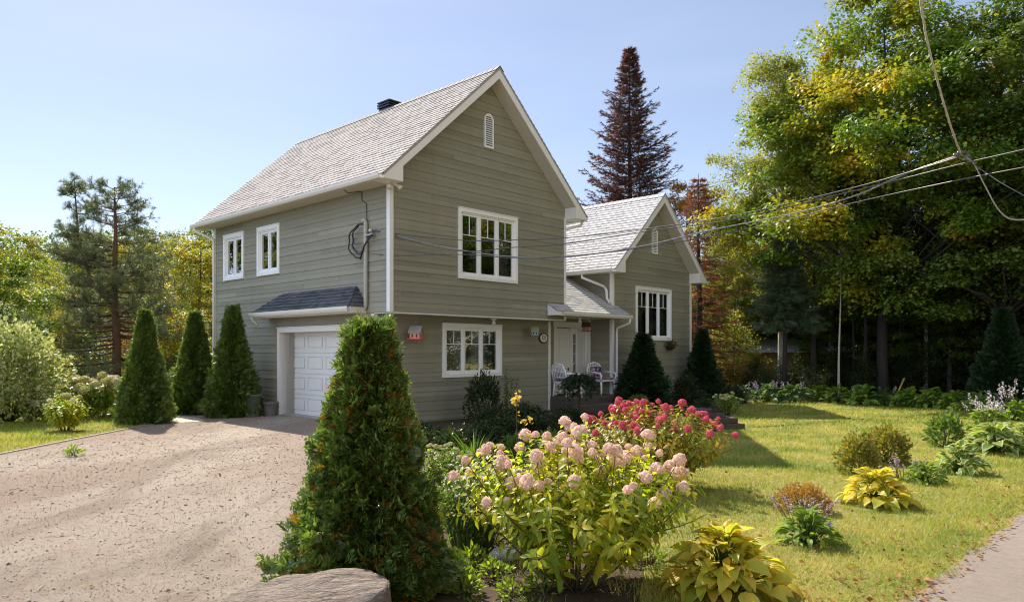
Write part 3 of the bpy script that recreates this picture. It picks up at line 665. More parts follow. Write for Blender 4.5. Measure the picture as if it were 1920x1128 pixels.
# windows
def window(T, w, n, grille=True, curtain=None, cas=.085):
    a0, a1, z0, z1 = w
    def mbT(): m_ = MB(); m_.T = T; return m_
    mb = mbT()
    mb.box(a0, a0 + cas, z0, z1, -.02, .045); mb.box(a1 - cas, a1, z0, z1, -.02, .045)
    mb.box(a0 + cas, a1 - cas, z1 - cas, z1, -.02, .048); mb.box(a0 + cas, a1 - cas, z0, z0 + cas, -.02, .05)
    mb.box(a0 - .012, a1 + .012, z1, z1 + .018, -.0, .062)
    b0, b1, y0, y1 = a0 + cas, a1 - cas, z0 + cas, z1 - cas
    mb.box(b0, b1, y0, y0 + .028, -.09, .018); mb.box(b0, b1, y1 - .028, y1, -.09, .018); mb.box(b0, b0 + .028, y0 + .028, y1 - .028, -.09, .018); mb.box(b1 - .028, b1, y0 + .028, y1 - .028, -.09, .018)
    b0 += .028; b1 -= .028; y0 += .028; y1 -= .028
    root = mb.build('window', M['vinyl'], house, bevel=.004)
    g = .032; ws = (b1 - b0 - g * (n - 1)) / n
    if n > 1:
        mb = mbT()
        for k in range(1, n): x = b0 + k * ws + (k - 1) * g; mb.box(x, x + g, y0, y1, -.08, .012)
        mb.build('mullion', M['vinyl'], root, bevel=.003)
    for k in range(n):
        s0 = b0 + k * (ws + g); s1 = s0 + ws; f = .052
        mb = mbT(); mb.box(s0, s0 + f, y0, y1, -.065, -.008); mb.box(s1 - f, s1, y0, y1, -.065, -.008); mb.box(s0 + f, s1 - f, y0, y0 + f, -.065, -.008); mb.box(s0 + f, s1 - f, y1 - f, y1, -.065, -.008)
        mb.build('sash', M['vinyl'], root, bevel=.004)
        mb = mbT(); mb.face([(s0 + f - .004, y0 + f - .004, -.035), (s1 - f + .004, y0 + f - .004, -.035), (s1 - f + .004, y1 - f + .004, -.035), (s0 + f - .004, y1 - f + .004, -.035)]); mb.build('pane', M['glass'], root)
        if grille:
            mb = mbT(); xm = (s0 + s1) / 2; zg = y0 + f + (y1 - y0 - 2 * f) * .665; t = .009
            mb.box(s0 + f, s1 - f, zg - t, zg + t, -.046, -.024); mb.box(xm - t, xm + t, zg + t, y1 - f, -.046, -.024); mb.build('grille', M['vinyl'], root)
    if curtain:
        for c0, c1 in curtain:
            mb = mbT()
            x0, x1 = b0 + (b1 - b0) * c0, b0 + (b1 - b0) * c1; q = 24
            for i in range(q):
                f0, f1 = x0 + (x1 - x0) * i / q, x0 + (x1 - x0) * (i + 1) / q; d = lambda i: -.22 + .035 * math.sin(i * 1.9)
                mb.face([(f0, y0 - .05, d(i)), (f1, y0 - .05, d(i + 1)), (f1, y1 + .05, d(i + 1)), (f0, y1 + .05, d(i))])
            mb.build('curtain', M['curtain'], root)
    return root
window(FRONT(0), w_up, 3, True, [(-.02, .10), (.72, 1.02)])
window(FRONT(v1), w_lo, 3, True, [(.42, .56), (.86, 1.02)])
window(FRONT(V2), w_wing, 3, True, [(.2, .33), (.56, .66), (.86, 1.02)])
window(LEFT(0), w_a, 2, False, [(.0, .3), (.55, .8)], .10)
window(LEFT(0), w_b, 2, False, [(.0, .3), (.6, 1.0)], .10)
# gable louvre vents
def vent(T, c, z0, z1, wd):
    mb = MB(); mb.T = T; h = wd / 2; t = .03; n = 10
    arc = [(c + h * math.cos(math.pi * k / n), z1 - h + h * math.sin(math.pi * k / n)) for k in range(n + 1)]
    out = [(c - h, z0), (c + h, z0)] + arc
    inn = [(c - h + t, z0 + t), (c + h - t, z0 + t)] + [(c + (h - t) * math.cos(math.pi * k / n), z1 - h + (h - t) * math.sin(math.pi * k / n)) for k in range(n + 1)]
    N_ = len(out)
    for k in range(N_):
        j = (k + 1) % N_; mb.face([(*out[k], .05), (*out[j], .05), (*inn[j], .05), (*inn[k], .05)]); mb.face([(*out[k], 0), (*out[j], 0), (*out[j], .05), (*out[k], .05)]); mb.face([(*inn[k], .015), (*inn[j], .015), (*inn[j], .05), (*inn[k], .05)])
    root = mb.build('gable_vent', M['vinyl'], house)
    mb = MB(); mb.T = T; z = z0 + t
    while z < z1 - t - .03:
        hw = h - t if z < z1 - h else math.sqrt(max(0, (h - t) ** 2 - (z + .02 - (z1 - h)) ** 2))
        if hw > .03: mb.face([(c - hw, z, .045), (c + hw, z, .045), (c + hw, z + .042, .018), (c - hw, z + .042, .018)])
        z += .052
    mb.build('louvre', M['vinyl'], root)
    mb = MB(); mb.T = T; mb.face([(*p, .0185) for p in inn]); mb.build('backing', M['metal_dark'], root)
vent(FRONT(0), 2.951, Z(4.92), Z(5.755), .305)
vent(FRONT(V2), UM, Z(3.09), Z(3.93), .30)
# roof vent box behind the ridge
mb = MB(); vz = roofz(W / 2) - .25
mb.box(W / 2 + .02, W / 2 + .50, 3.98, 4.46, vz - .2, vz + .34); mb.build('roof_vent', M['metal_dark'], house, bevel=.01)
rv = mb
mb = MB()
for k in range(3): mb.box(W / 2 - .02, W / 2 + .54, 3.94, 4.50, vz + .35 + k * .07, vz + .385 + k * .07); mb.box(W / 2 + .05, W / 2 + .47, 4.01, 4.43, vz + .345 + k * .07, vz + .42 + k * .07)
mb.build('roof_vent_cap', M['metal_dark'], house)

# garage opening, surround and door
a0, a1, _, gz = gar; rec = .27
mb = MB(); mb.T = LEFT(0)
mb.box(a0, a0 + .115, 0.01, gz, -.02, .035); mb.box(a1 - .115, a1, 0.01, gz, -.02, .035); mb.box(a0 + .115, a1 - .115, gz - .115, gz, -.02, .036); mb.box(a0 - .02, a1 + .02, gz, gz + .025, -.0, .05)
mb.build('garage_surround', M['white'], house, bevel=.004)
mb = MB(); mb.T = LEFT(0); j = .10
mb.box(a0 + j, a0 + j + .02, .01, gz - j, -rec, -.021); mb.box(a1 - j - .02, a1 - j, .01, gz - j, -rec, -.021); mb.box(a0 + j + .02, a1 - j - .02, gz - j - .02, gz - j, -rec, -.021)
mb.build('door_jamb', M['white'], house)
mb = MB(); mb.T = LEFT(0); x0, x1 = a0 + j, a1 - j; hh = (gz - j - .03) / 4; nc = 4
gd = None
mb.box(x0, x1, .02, gz - j, -rec - .05, -rec - .016)
for r_ in range(4):
    z0 = .03 + r_ * hh; z1 = z0 + hh - .008
    cw = (x1 - x0) / nc
    # face of the section as frame strips round sunk panels
    mb.box(x0, x1, z0, z0 + .10, -rec - .012, -rec + .003); mb.box(x0, x1, z1 - .10, z1, -rec - .012, -rec + .003)
    for c_ in range(nc + 1):
        xa = x0 + c_ * cw - (.06 if c_ else 0); xb = x0 + c_ * cw + (.06 if c_ < nc else 0); mb.box(xa, xb, z0 + .10, z1 - .10, -rec - .012, -rec + .003)
    for c_ in range(nc):
        xa, xb = x0 + c_ * cw + .105, x0 + (c_ + 1) * cw - .105; mb.box(xa, xb, z0 + .135, z1 - .135, -rec - .012, -rec + .006)
gd = mb.build('garage_door', M['door_white'], house, bevel=.004)
mb = MB(); mb.T = LEFT(0); mb.box(x0, x1, .008, .03, -rec - .04, -rec + .01); mb.build('bottom_seal', M['black'], gd)
mb = MB(); mb.T = LEFT(0); mb.box(x0 + .03, x0 + .10, .09, .13, -rec + .013, -rec + .02); mb.build('latch', M['black'], gd)
mb = MB(); mb.box(-.02, .3, 1.26, 4.74, .0, .022); mb.build('threshold', plain('concrete_apron', (.30, .27, .24), .9, .12, 4), house)
# garage canopy (hipped)
c0, c1, cp = .83, 5.25, -.44; r0, r1 = 1.23, 4.48; czt, czr = Z(.985), Z(1.46)
mb = MB()
for P_ in ([(cp, c0, czt), (cp, c1, czt), (0, r1, czr), (0, r0, czr)], [(cp, c0, czt), (0, r0, czr), (0, c0, czt)], [(cp, c1, czt), (0, r1, czr), (0, c1, czt)]): mb.face(P_)
shingles(mb, (cp - .03, c1 + .02, czt - .02), (cp - .03, c0 - .02, czt - .02), (0, r1, czr), (0, r0, czr), exp=.125, tab=.22, seed=60, th=.014)
shingles(mb, (cp - .03, c0 - .02, czt - .02), (0, c0 - .02, czt - .02), (-.01, r0 - .02, czr - .02), (0, r0 - .01, czr - .02), exp=.125, tab=.2, seed=61, th=.012)
shingles(mb, (0, c1 + .02, czt - .02), (cp - .03, c1 + .02, czt - .02), (0, r1 + .01, czr - .02), (-.01, r1 + .02, czr - .02), exp=.125, tab=.2, seed=62, th=.012)
can = mb.build('canopy_roof', M['shingle_dark'], house)
mb = MB(); mb.box(cp + .01, -.02, c0 + .01, c1 - .01, czt - .16, czt - .15); mb.build('canopy_soffit', M['cream'], can)
mb = MB(); mb.box(cp, cp + .012, c0, c1, czt - .155, czt - .012); mb.box(cp + .012, -.02, c0, c0 + .012, czt - .155, czt - .012); mb.box(cp + .012, -.02, c1 - .012, c1, czt - .155, czt - .012); mb.build('canopy_fascia', M['cream'], can)
mb = MB(); mb.prism([(cp - .002, czt - .13), (cp - .075, czt - .13), (cp - .10, czt - .08), (cp - .10, czt - .02), (cp - .088, czt - .02), (cp - .088, czt - .07), (cp - .07, czt - .115), (cp - .002, czt - .115)], c0, c1 + .05, 1); mb.build('canopy_gutter', M['cream'], can)
mb = MB(); mb.tube([(cp - .05, c1 - .05, czt - .12), (cp - .05, c1 - .05, czt - .2), (cp + .06, c1 - .05, czt - .28), (cp + .1, c1 - .05, czt - .36)], .035, 8); mb.build('canopy_spout', M['cream'], can, True)

# porch: floor, step, roof, door
mb = MB(); mb.box(W1 - .0, U0 - .005, -.35, VD - .03, 0, Z(-1.3)); pf = mb.build('porch_floor', plain('porch_boards', (.09, .068, .055), .7, .15, 5), house, bevel=.01)
mb = MB(); mb.box(W1 - .5, U0 - .3, -.72, -.355, 0, Z(-1.3) - .18); mb.build('porch_step', plain('porch_step_boards', (.10, .08, .065), .75, .15, 5), house, bevel=.01)
PSL = .573; pz = lambda v: Z(1.365) + PSL * (v - .18)
mb = MB(); vp = -.36
def slab(u0, u1, v0, v1_):
    mb.face([(u0, v0, pz(v0)), (u1, v0, pz(v0)), (u1, v1_, pz(v1_)), (u0, v1_, pz(v1_))])
slab(5.14, 5.95, vp, -.03); slab(5.95, U0 - .02, vp, 2.7); slab(U0 - .02, 8.47, vp, V2 - .02)
shingles(mb, (5.12, vp - .02, pz(vp - .02)), (5.95, vp - .02, pz(vp - .02)), (5.12, -.03, pz(-.03)), (5.95, -.03, pz(-.03)), seed=70)
shingles(mb, (5.95, vp - .02, pz(vp - .02)), (U0 - .02, vp - .02, pz(vp - .02)), (5.95, 2.7, pz(2.7)), (U0 - .02, 2.7, pz(2.7)), seed=71)
shingles(mb, (U0 - .02, vp - .02, pz(vp - .02)), (8.48, vp - .02, pz(vp - .02)), (U0 - .02, V2 - .02, pz(V2 - .02)), (8.48, V2 - .02, pz(V2 - .02)), seed=72)
pr = mb.build('porch_roof', M['shingle_wing'], house)
mb = MB(); mb.box(5.14, 8.44, vp, vp + .014, Z(.93), pz(vp) - .012)
mb.prism([(vp + .014, Z(.93)), (-.03, Z(.93)), (-.03, pz(-.03) - .012), (vp + .014, pz(vp) - .012)], 5.14, 5.155, 0); mb.build('porch_fascia', M['white'], pr)
mb = MB(); mb.box(5.16, 5.95, vp + .014, -.03, Z(.935), Z(.945)); mb.box(5.95, U0 - .02, vp + .014, VD - .02, Z(.935), Z(.945)); mb.build('porch_soffit', M['cream'], pr)
mb = MB(); gzz = pz(vp) - .135
mb.prism([(vp - .002, gzz), (vp - .08, gzz), (vp - .105, gzz + .05), (vp - .105, gzz + .11), (vp - .092, gzz + .11), (vp - .092, gzz + .06), (vp - .07, gzz + .015), (vp - .002, gzz + .015)], 5.32, 8.50, 0); mb.build('porch_gutter', M['cream'], pr)
# entry door
RC = .24; T = FRONT(VD); zf = Z(-1.3)
mb = MB(); mb.T = T
mb.box(6.62, 6.75, zf, Z(.70), -.02, .03); mb.box(8.07, 8.20, zf, Z(.70), -.02, .03); mb.box(6.60, 8.21, Z(.70), Z(.84), -.02, .034); mb.box(6.75, 6.77, zf, Z(.70), -RC - .03, -.021); mb.box(8.05, 8.07, zf, Z(.70), -RC - .03, -.021); mb.box(6.77, 8.05, Z(.68), Z(.70), -RC - .03, -.021)
ed = mb.build('entry_door', M['door_white'], house, bevel=.003)
mb = MB(); mb.T = T; d0, d1 = 6.82, 7.66
mb.box(d0, d1, zf + .02, Z(.665), -RC - .04, -RC); 
for (xa, xb) in ((d0 + .12, (d0 + d1) / 2 - .05), ((d0 + d1) / 2 + .05, d1 - .12)):
    for (za, zc) in ((zf + .2, zf + .85), (zf + 1.0, Z(.665) - .16)):
        mb.box(xa, xb, za, za + .02, -RC, -RC + .008); mb.box(xa, xb, zc - .02, zc, -RC, -RC + .008); mb.box(xa, xa + .02, za + .02, zc - .02, -RC, -RC + .008); mb.box(xb - .02, xb, za + .02, zc - .02, -RC, -RC + .008)
mb.build('door_leaf', M['door_white'], ed)
mb = MB(); mb.T = T; mb.box(d1 + .0, d1 + .10, zf, Z(.68), -RC - .05, -RC + .03); mb.build('mullion', M['door_white'], ed)
mb = MB(); mb.T = T; s0, s1 = d1 + .10, 8.05
mb.box(s0, s0 + .075, zf + .02, Z(.68), -RC - .04, -RC); mb.box(s1 - .075, s1, zf + .02, Z(.68), -RC - .04, -RC); mb.box(s0 + .075, s1 - .075, Z(.5), Z(.68), -RC - .04, -RC); mb.box(s0 + .075, s1 - .075, zf + .02, zf + .3, -RC - .04, -RC)
for k in range(1, 5): zz = zf + .3 + (Z(.5) - zf - .3) * k / 5; mb.box(s0 + .075, s1 - .075, zz - .009, zz + .009, -RC - .03, -RC - .005)
mb.build('sidelight', M['door_white'], ed)
mb = MB(); mb.T = T; mb.face([(s0 + .07, zf + .29, -RC - .025), (s1 - .07, zf + .29, -RC - .025), (s1 - .07, Z(.51), -RC - .025), (s0 + .07, Z(.51), -RC - .025)]); mb.build('pane', M['glass'], ed)
mb = MB(); mb.T = T
hx = d1 - .065; mb.box(hx - .025, hx + .025, Z(-.62), Z(-.52), -RC, -RC + .012); mb.box(hx - .022, hx + .022, Z(-.84), Z(-.72), -RC, -RC + .012); mb.box(hx - .012, hx + .012, Z(-.96), Z(-.70), -RC + .03, -RC + .05); mb.box(hx - .012, hx + .012, Z(-.96), Z(-.94), -RC, -RC + .03); mb.box(hx - .07, hx + .01, Z(-.74), Z(-.72), -RC + .012, -RC + .045)
mb.build('handle', plain('brass_dark', (.08, .06, .035), .35, .1, 10, .8), ed)
mb = MB(); mb.box(W1 + .05, U0 - .05, VD + .6, VD + .65, 0, Z(1)); mb.build('interior_wall', M['interior'], house)
# soffit lamps
def soffit_lamp(u, v, z):
    mb = MB(); mb.lathe([(.075, 0), (.075, -.035), (.03, -.045), (.03, -.07), (.045, -.10), (.05, -.13), (.03, -.16), (.0, -.165)], 14, (u, v, z)); mb.build('ceiling_light', M['vinyl'], house, True)
soffit_lamp(3.45, .30, zb - .031); soffit_lamp(6.75, .15, Z(.934))
# floodlights at the main corner
mb = MB(); cz = ze - .045
for q in ((-.10, -.07), (.06, -.17)):
    mb.tube([(-.01, -.10, cz), (q[0] * .6, -.10 + q[1] * .3, cz - .02), (q[0], -.10 + q[1] * .6, cz - .06)], [.025, .03, .03], 8); mb.tube([(q[0], -.10 + q[1] * .6, cz - .05), (q[0] * 1.5, -.10 + q[1], cz - .11)], [.035, .06], 10)
mb.lathe([(.06, .03), (.06, -.02), (.0, -.03)], 12, (-.01, -.10, cz + .01)); mb.build('floodlight', M['cream'], house, True)
# downspouts
def spout(pts, r=.04):
    mb = MB(); mb.tube(pts, r, 8); mb.build('downspout', M['white'], house, True)
spout([(U0 - e2 - .06, .95, Z(2.31)), (U0 - e2 - .06, .95, Z(2.2)), (U0 - .06, .40, Z(1.92)), (U0 - .075, .30, Z(1.8)), (U0 - .075, .28, pz(.28) + .12), (U0 - .1, .16, pz(.16) + .06)])
spout([(8.42, vp - .05, gzz + .01), (8.42, vp - .05, gzz - .10), (8.44, V2 - .10, gzz - .25), (8.44, V2 - .075, gzz - .35), (8.44, V2 - .075, .12), (8.46, V2 - .2, .05), (8.5, V2 - .35, .04)])
spout([(-EV - .06, D + .2, Z(3.57)), (-EV - .06, D + .2, Z(3.48)), (-.06, D - .05, Z(3.25)), (-.055, D - .05, Z(3.1)), (-.055, D - .05, .1)])
spout([(W + EV + .06, -.22, Z(3.57)), (W + EV + .06, -.15, Z(3.46)), (W + .08, .12, Z(3.30)), (W + .06, .14, Z(3.1)), (W + .06, .14, Z(1.6))])
# electric service mast
sm = None
mb = MB(); mu = -.06; mv = .80
mb.tube([(mu - .06, mv + .05, Z(2.84)), (mu - .02, mv + .02, Z(2.90)), (mu, mv, Z(2.83)), (mu, mv, Z(1.22)), (mu - .02, mv + .05, Z(1.08)), (-.52, mv + .02, Z(.86)), (-.54, mv + .02, Z(.6)), (-.54, mv + .02, .3)][:4] + [(mu, mv, Z(1.0)), (mu, mv + .14, Z(.78)), (mu, mv + .15, Z(.6)), (mu, mv + .15, .3)], .048, 10)
sm = mb.build('service_mast', M['pipe'], house, True)
mb = MB()
for zz in (2.2, 1.75, 1.45): mb.tube([(mu, mv, Z(zz)), (mu, mv, Z(zz) + .03)], .056, 10)
mb.box(mu + .0, .0, mv - .02, mv + .02, Z(2.5), Z(2.53)); mb.box(mu - .05, mu + .03, mv - .3, mv - .05, Z(2.52), Z(2.55)); mb.lathe([(.05, -.03), (.055, .0), (.05, .03)], 10, (mu - .02, mv - .22, Z(2.62))); mb.build('bracket', plain('galvanised_bracket', (.4, .4, .4), .4, .1, 10, .7), sm)
mb = MB()
def ell(cu, cz_, ru, rz_, n=22, a0=0, a1=6.0, wob=.02): return [(mu - .07 - .02 * math.sin(k), mv + cu + ru * math.cos(a0 + (a1 - a0) * k / n), Z(cz_) + rz_ * math.sin(a0 + (a1 - a0) * k / n)) for k in range(n + 1)]
mb.tube(ell(.10, 2.42, .46, .37, a0=1.75, a1=-1.6), .017, 6); mb.tube(ell(.08, 2.46, .33, .33, a0=1.8, a1=-1.7), .017, 6); mb.tube(ell(.05, 2.36, .34, .18, a0=.9, a1=-1.7), .008, 5)
mb.tube([(mu - .06, mv + .12, Z(2.02)), (mu - .08, mv - .05, Z(2.3)), (mu - .06, mv - .30, Z(2.52))], .02, 5); mb.build('cable_loop', M['black'], sm, True)
mb = MB(); mb.tube([(-.02, 1.02, Z(3.6)), (-.02, 1.0, Z(3.35)), (-.03, .82, Z(3.25)), (-.03, .80, Z(2.85))], .008, 5); mb.tube([(-.45, 1.3, Z(3.66)), (-.3, 1.15, Z(3.5)), (-.05, 1.0, Z(3.54))], .01, 5); mb.build('thin_cable', M['black'], sm)

# ------------------------------------------------------------------ things on and by the house
def hang_house(name, label, u, v, ztop, zc, bodyc, roofc, basec, wd=.17, rz=.6, cagey=False):
    p = W_(u, v, zc); t = thing(name, label, 'birdhouse', p, HA + rz)
    h = wd * .62
    mb = MB(); mb.prism([(-wd / 2, 0), (wd / 2, 0), (wd / 2, h), (0, h + wd * .42), (-wd / 2, h)], -wd * .45, wd * .45, 1); body = mb.build('body', plain(name + '_paint_' + str(round(u)), bodyc, .6, .12, 20), t, bevel=.003)
    mb = MB()
    for s in (-1, 1):
        a, b = (0, h + wd * .42 + .012), (s * wd * .66, h - .03); mb.prism([a, b, (b[0], b[1] + .016), (0, a[1] + .018)], -wd * .58, wd * .58, 1)
    mb.build('roof', plain(name + '_roof_' + str(round(u)), roofc, .6, .1, 20), t)
    mb = MB(); mb.box(-wd * .72, wd * .72, -wd * .62, wd * .62, -.022, 0); mb.build('tray', plain(name + '_tray_' + str(round(u)), basec, .6, .1, 20), t)
    mb = MB(); 
    for sx in (-.25, .25): mb.box(sx * wd - .015, sx * wd + .015, -wd * .45 - .004, -wd * .45, h * .25, h * .65)
    for sy in (-.2, .2): mb.box(-wd / 2 - .004, -wd / 2, sy * wd - .016, sy * wd + .016, h * .2, h * .65)
    mb.lathe([(.02, 0), (.02, .004)], 10, (0, 0, 0)) if False else None
    mb.build('window', M['black'], t)
    mb = MB(); mb.tube([(0, 0, h + wd * .42), (0, 0, ztop - zc)], .0035, 4); mb.build('cord', plain('pale_cord', (.5, .48, .42), .8, .05), t)
hang_house('birdhouse', 'salmon pink birdhouse with red tray hanging from the jetty near the front corner', 0.956, .30, zb - .03, Z(.265), (.70, .32, .18), (.38, .36, .38), (.60, .05, .05), .25)
hang_house('birdhouse', 'pale blue birdhouse hanging above the oval house number plaque', 4.95, .25, zb - .03, Z(.40), (.30, .42, .48), (.32, .32, .20), (.10, .12, .12), .19, .75)
hang_house('birdhouse', 'small red birdhouse hanging from the porch roof beside the front door', 7.04, .15, Z(.93), Z(.565), (.55, .09, .05), (.05, .03, .03), (.04, .03, .03), .20, .8)
# house number plaque
t = thing('house_number_plaque', 'oval white house number plaque with dark rim left of the porch', 'sign', W_(5.64, v1 - .03, Z(.34)), HA)
mb = MB(); n = 28
def oval(a, b): return [(a * math.cos(6.2832 * k / n), b * math.sin(6.2832 * k / n)) for k in range(n)]
mb.prism(oval(.185, .145), -.012, .012, 1); mb.build('rim', plain('dark_rim', (.03, .02, .018), .4, .1, 10), t)
mb = MB(); mb.prism(oval(.15, .112), -.018, .0, 1); mb.build('face', plain('plaque_face', (.74, .72, .66), .4, .02, 10), t)
fc = bpy.data.curves.new('lettering', 'FONT'); fc.body = '121'; fc.size = .17; fc.align_x = 'CENTER'; fc.align_y = 'CENTER'; fc.extrude = .002; fc.materials.append(M['black']); fc.space_character = .92
fo = bpy.data.objects.new('lettering_curve', fc); COL.objects.link(fo); bpy.context.view_layer.update()
lm = bpy.data.meshes.new_from_object(fo.evaluated_get(bpy.context.evaluated_depsgraph_get())); bpy.data.objects.remove(fo); fo = put('lettering', lm, t); fo.rotation_euler = (math.radians(90), 0, 0); fo.location = (0, -.021, 0); fo.scale = (.8, 1, 1)
# porch chairs
def chair(label, u, v, rz):
    t = thing('porch_chair', label, 'chair', W_(u, v, Z(-1.3) + .002), HA + rz, 'white wicker chairs on the porch')
    wv = M['vinyl']
    mb = MB()
    mb.prism([(-.27, -.26), (.27, -.26), (.30, .26), (-.30, .26)][::-1], .38, .43, 2); mb.build('seat', wv, t, bevel=.01)
    mb = MB(); n = 9
    for k in range(n):
        a = -.27 + .54 * k / (n - 1); top = .92 - .10 * (a / .27) ** 2; mb.tube([(a, .25, .42), (a * 1.04, .34, top)], .014, 6)
    mb.tube([(-.28, .25, .42), (-.31, .31, .72), (-.22, .34, .88), (0, .355, .94), (.22, .34, .88), (.31, .31, .72), (.28, .25, .42)], .028, 8)
    for zz in (.55, .7, .82): mb.tube([(-.29, .26 + (zz - .42) * .18, zz), (.29, .26 + (zz - .42) * .18, zz)], .012, 6)
    mb.build('backrest', wv, t, True)
    for s in (-1, 1):
        mb = MB(); mb.tube([(s * .29, .27, .66), (s * .33, 0, .65), (s * .32, -.26, .62), (s * .31, -.28, .56), (s * .29, -.25, .40)], .03, 8); mb.build('armrest', wv, t, True)
        for y in (-.24, .24):
            mb = MB(); mb.tube([(s * .27, y, .40), (s * .28, y * 1.05, .2), (s * .30, y * 1.15, .0)], [.028, .025, .022], 8); mb.build('leg', wv, t, True)
    mb = MB(); mb.box(-.22, .22, .19, .28, .45, .82); c = mb.build('cushion', None or M['cushion'], t, bevel=.04)
    mb = MB(); mb.box(-.25, .25, -.23, .18, .43, .50); mb.build('cushion', M['cushion'], t, bevel=.03)
m, n_, b_, o_ = new_mat('floral_cushion'); vo = n_.nodes.new('ShaderNodeTexVoronoi'); vo.inputs['Scale'].default_value = 16; tcx = n_.nodes.new('ShaderNodeTexCoord'); n_.links.new(tcx.outputs['Object'], vo.inputs[0])
n_.links.new(ramp(n_, [(.03, .03, .09), (.04, .04, .13), (.4, .12, .2), (.5, .45, .55), (.03, .05, .14)], vo.outputs['Color']), b_.inputs['Base Color']); b_.inputs['Roughness'].default_value = .9; M['cushion'] = m
chair('white porch chair with dark floral cushions right of the front door', 7.97, .28, -.15)
chair('white porch chair left of the front door, half hidden by a weeping shrub', 6.28, .22, 1.35)
# bins and pots by the garage
t = thing('trash_bin', 'grey green plastic bin beside the cedar at the garage', 'bin', G(470, 781), .3)
mb = MB(); mb.lathe([(.0, 0), (.205, 0), (.21, .02), (.245, .50), (.26, .51), (.275, .53), (.275, .57), (.255, .575), (.245, .55), (.23, .5), (.2, .06), (0, .05)], 20, cap=False); mb.build('body', plain('faded_green_plastic', (.10, .115, .085), .5, .08, 5), t, True)
mb = MB()
for s in (-1, 1): mb.tube([(s * .255, -.06, .50), (s * .31, -.06, .49), (s * .31, .06, .49), (s * .255, .06, .50)], .014, 6)
mb.build('handle', plain('green_plastic_handle', (.09, .10, .075), .5, .08, 5), t)
t = thing('plant_pot', 'empty ribbed grey pot between the bin and garage door', 'pot', G(506, 779))
mb = MB(); mb.lathe([(0, 0), (.15, 0), (.155, .02), (.175, .15), (.19, .30), (.205, .31), (.205, .36), (.185, .36), (.17, .28), (.14, .08), (0, .07)], 22, cap=False); mb.build('body', plain('grey_pot', (.16, .15, .13), .7, .1, 8), t, True)
mb = MB(); mb.lathe([(.172, .262), (.172, .268), (0, .275)], 18); mb.build('potting_soil', M['soil'], t)

# ------------------------------------------------------------------ vegetation builders
def crown_fn(prof):
    z = [p[0] for p in prof]; r = [p[1] for p in prof]; return lambda q: np.interp(q, z, r)
def limbs(r, H, tr, tips, mat, name, lean=(0, 0), hmin=.2, sides=7, wob=.12, tops=1.0, twig=.012):
    """tapered trunk with limbs running to the given tips"""
    mb = MB(); n = 12; path = []
    ph = r.uniform(0, 6.28, 2)
    for k in range(n + 1):
        t = k / n; path.append(Vector((lean[0] * t + wob * math.sin(t * 4 + ph[0]) * t, lean[1] * t + wob * math.sin(t * 5 + ph[1]) * t, H * tops * t - .05)))
    mb.tube(path, [max(.015, tr * (1.25 if k == 0 else 1) * (1 - .9 * (k / n))) for k in range(n + 1)], sides)
    for tip in tips:
        tip = Vector(tip); d = math.hypot(tip.x, tip.y); zb_ = max(hmin * H, tip.z - d * r.uniform(.5, 1.0)); t = min(.97, zb_ / (H * tops)); k = int(t * n); p = path[k].lerp(path[min(n, k + 1)], t * n - k)
        rr = max(.012, tr * (1 - .9 * t) * .42); mid = p.lerp(tip, .5) + Vector((r.normal(0, .06), r.normal(0, .06), .12)) * d * .5
        mb.tube([p, p.lerp(mid, .55) + Vector((0, 0, .03 * d)), mid, tip], [rr, rr * .75, rr * .5, twig], 5)
    return mb.mesh(name, mat, True)
def bough_cloud(r, C, n, rad, size, tmpl, flat=.6, droop=.25, svar=.4):
    """leaves over the upper shell of dome shaped boughs, lying roughly along the dome"""
    N_ = len(C) * n; d = rdir(r, N_); d[:, 2] = np.where(d[:, 2] < -.25, -d[:, 2], d[:, 2]); rr = np.repeat(np.broadcast_to(rad, (len(C),)), n)
    ph = np.repeat(r.uniform(0, 6.28, len(C)), n); a = np.arctan2(d[:, 1], d[:, 0]); l = 1 + .28 * np.sin(3 * a + ph) + .18 * np.sin(7 * a + 2 * ph) + .12 * np.sin(11 * a - ph)
    P = np.repeat(C, n, 0) + d * np.array((1, 1, flat)) * (rr * l * (.45 + .6 * r.random(N_) ** .55))[:, None]
    D = d * (1, 1, .2) + rdir(r, N_) * .7; D[:, 2] -= droop
    return scatter(*tmpl, P, D, d * .7 + rdir(r, N_) * .55 + np.array((0, 0, .7)), size * r.uniform(1 - svar, 1 + svar, N_))
def leaf_cloud(r, C, n, sig, size, tmpl, flat=.6, up=.6, out=None, droop=.0, svar=.35):
    """n leaves round every clump centre"""
    N_ = len(C) * n; P = np.repeat(C, n, 0) + np.clip(r.normal(size=(N_, 3)), -1.7, 1.7) * (np.repeat(np.broadcast_to(sig, (len(C),)), n)[:, None] * np.array((1, 1, flat)))
    D = rdir(r, N_); D[:, 2] = D[:, 2] * .6 - droop
    Nn = rdir(r, N_) + np.array((0, 0, up + .5))
    return scatter(*tmpl, P, D, Nn, size * r.uniform(1 - svar, 1 + svar, N_))
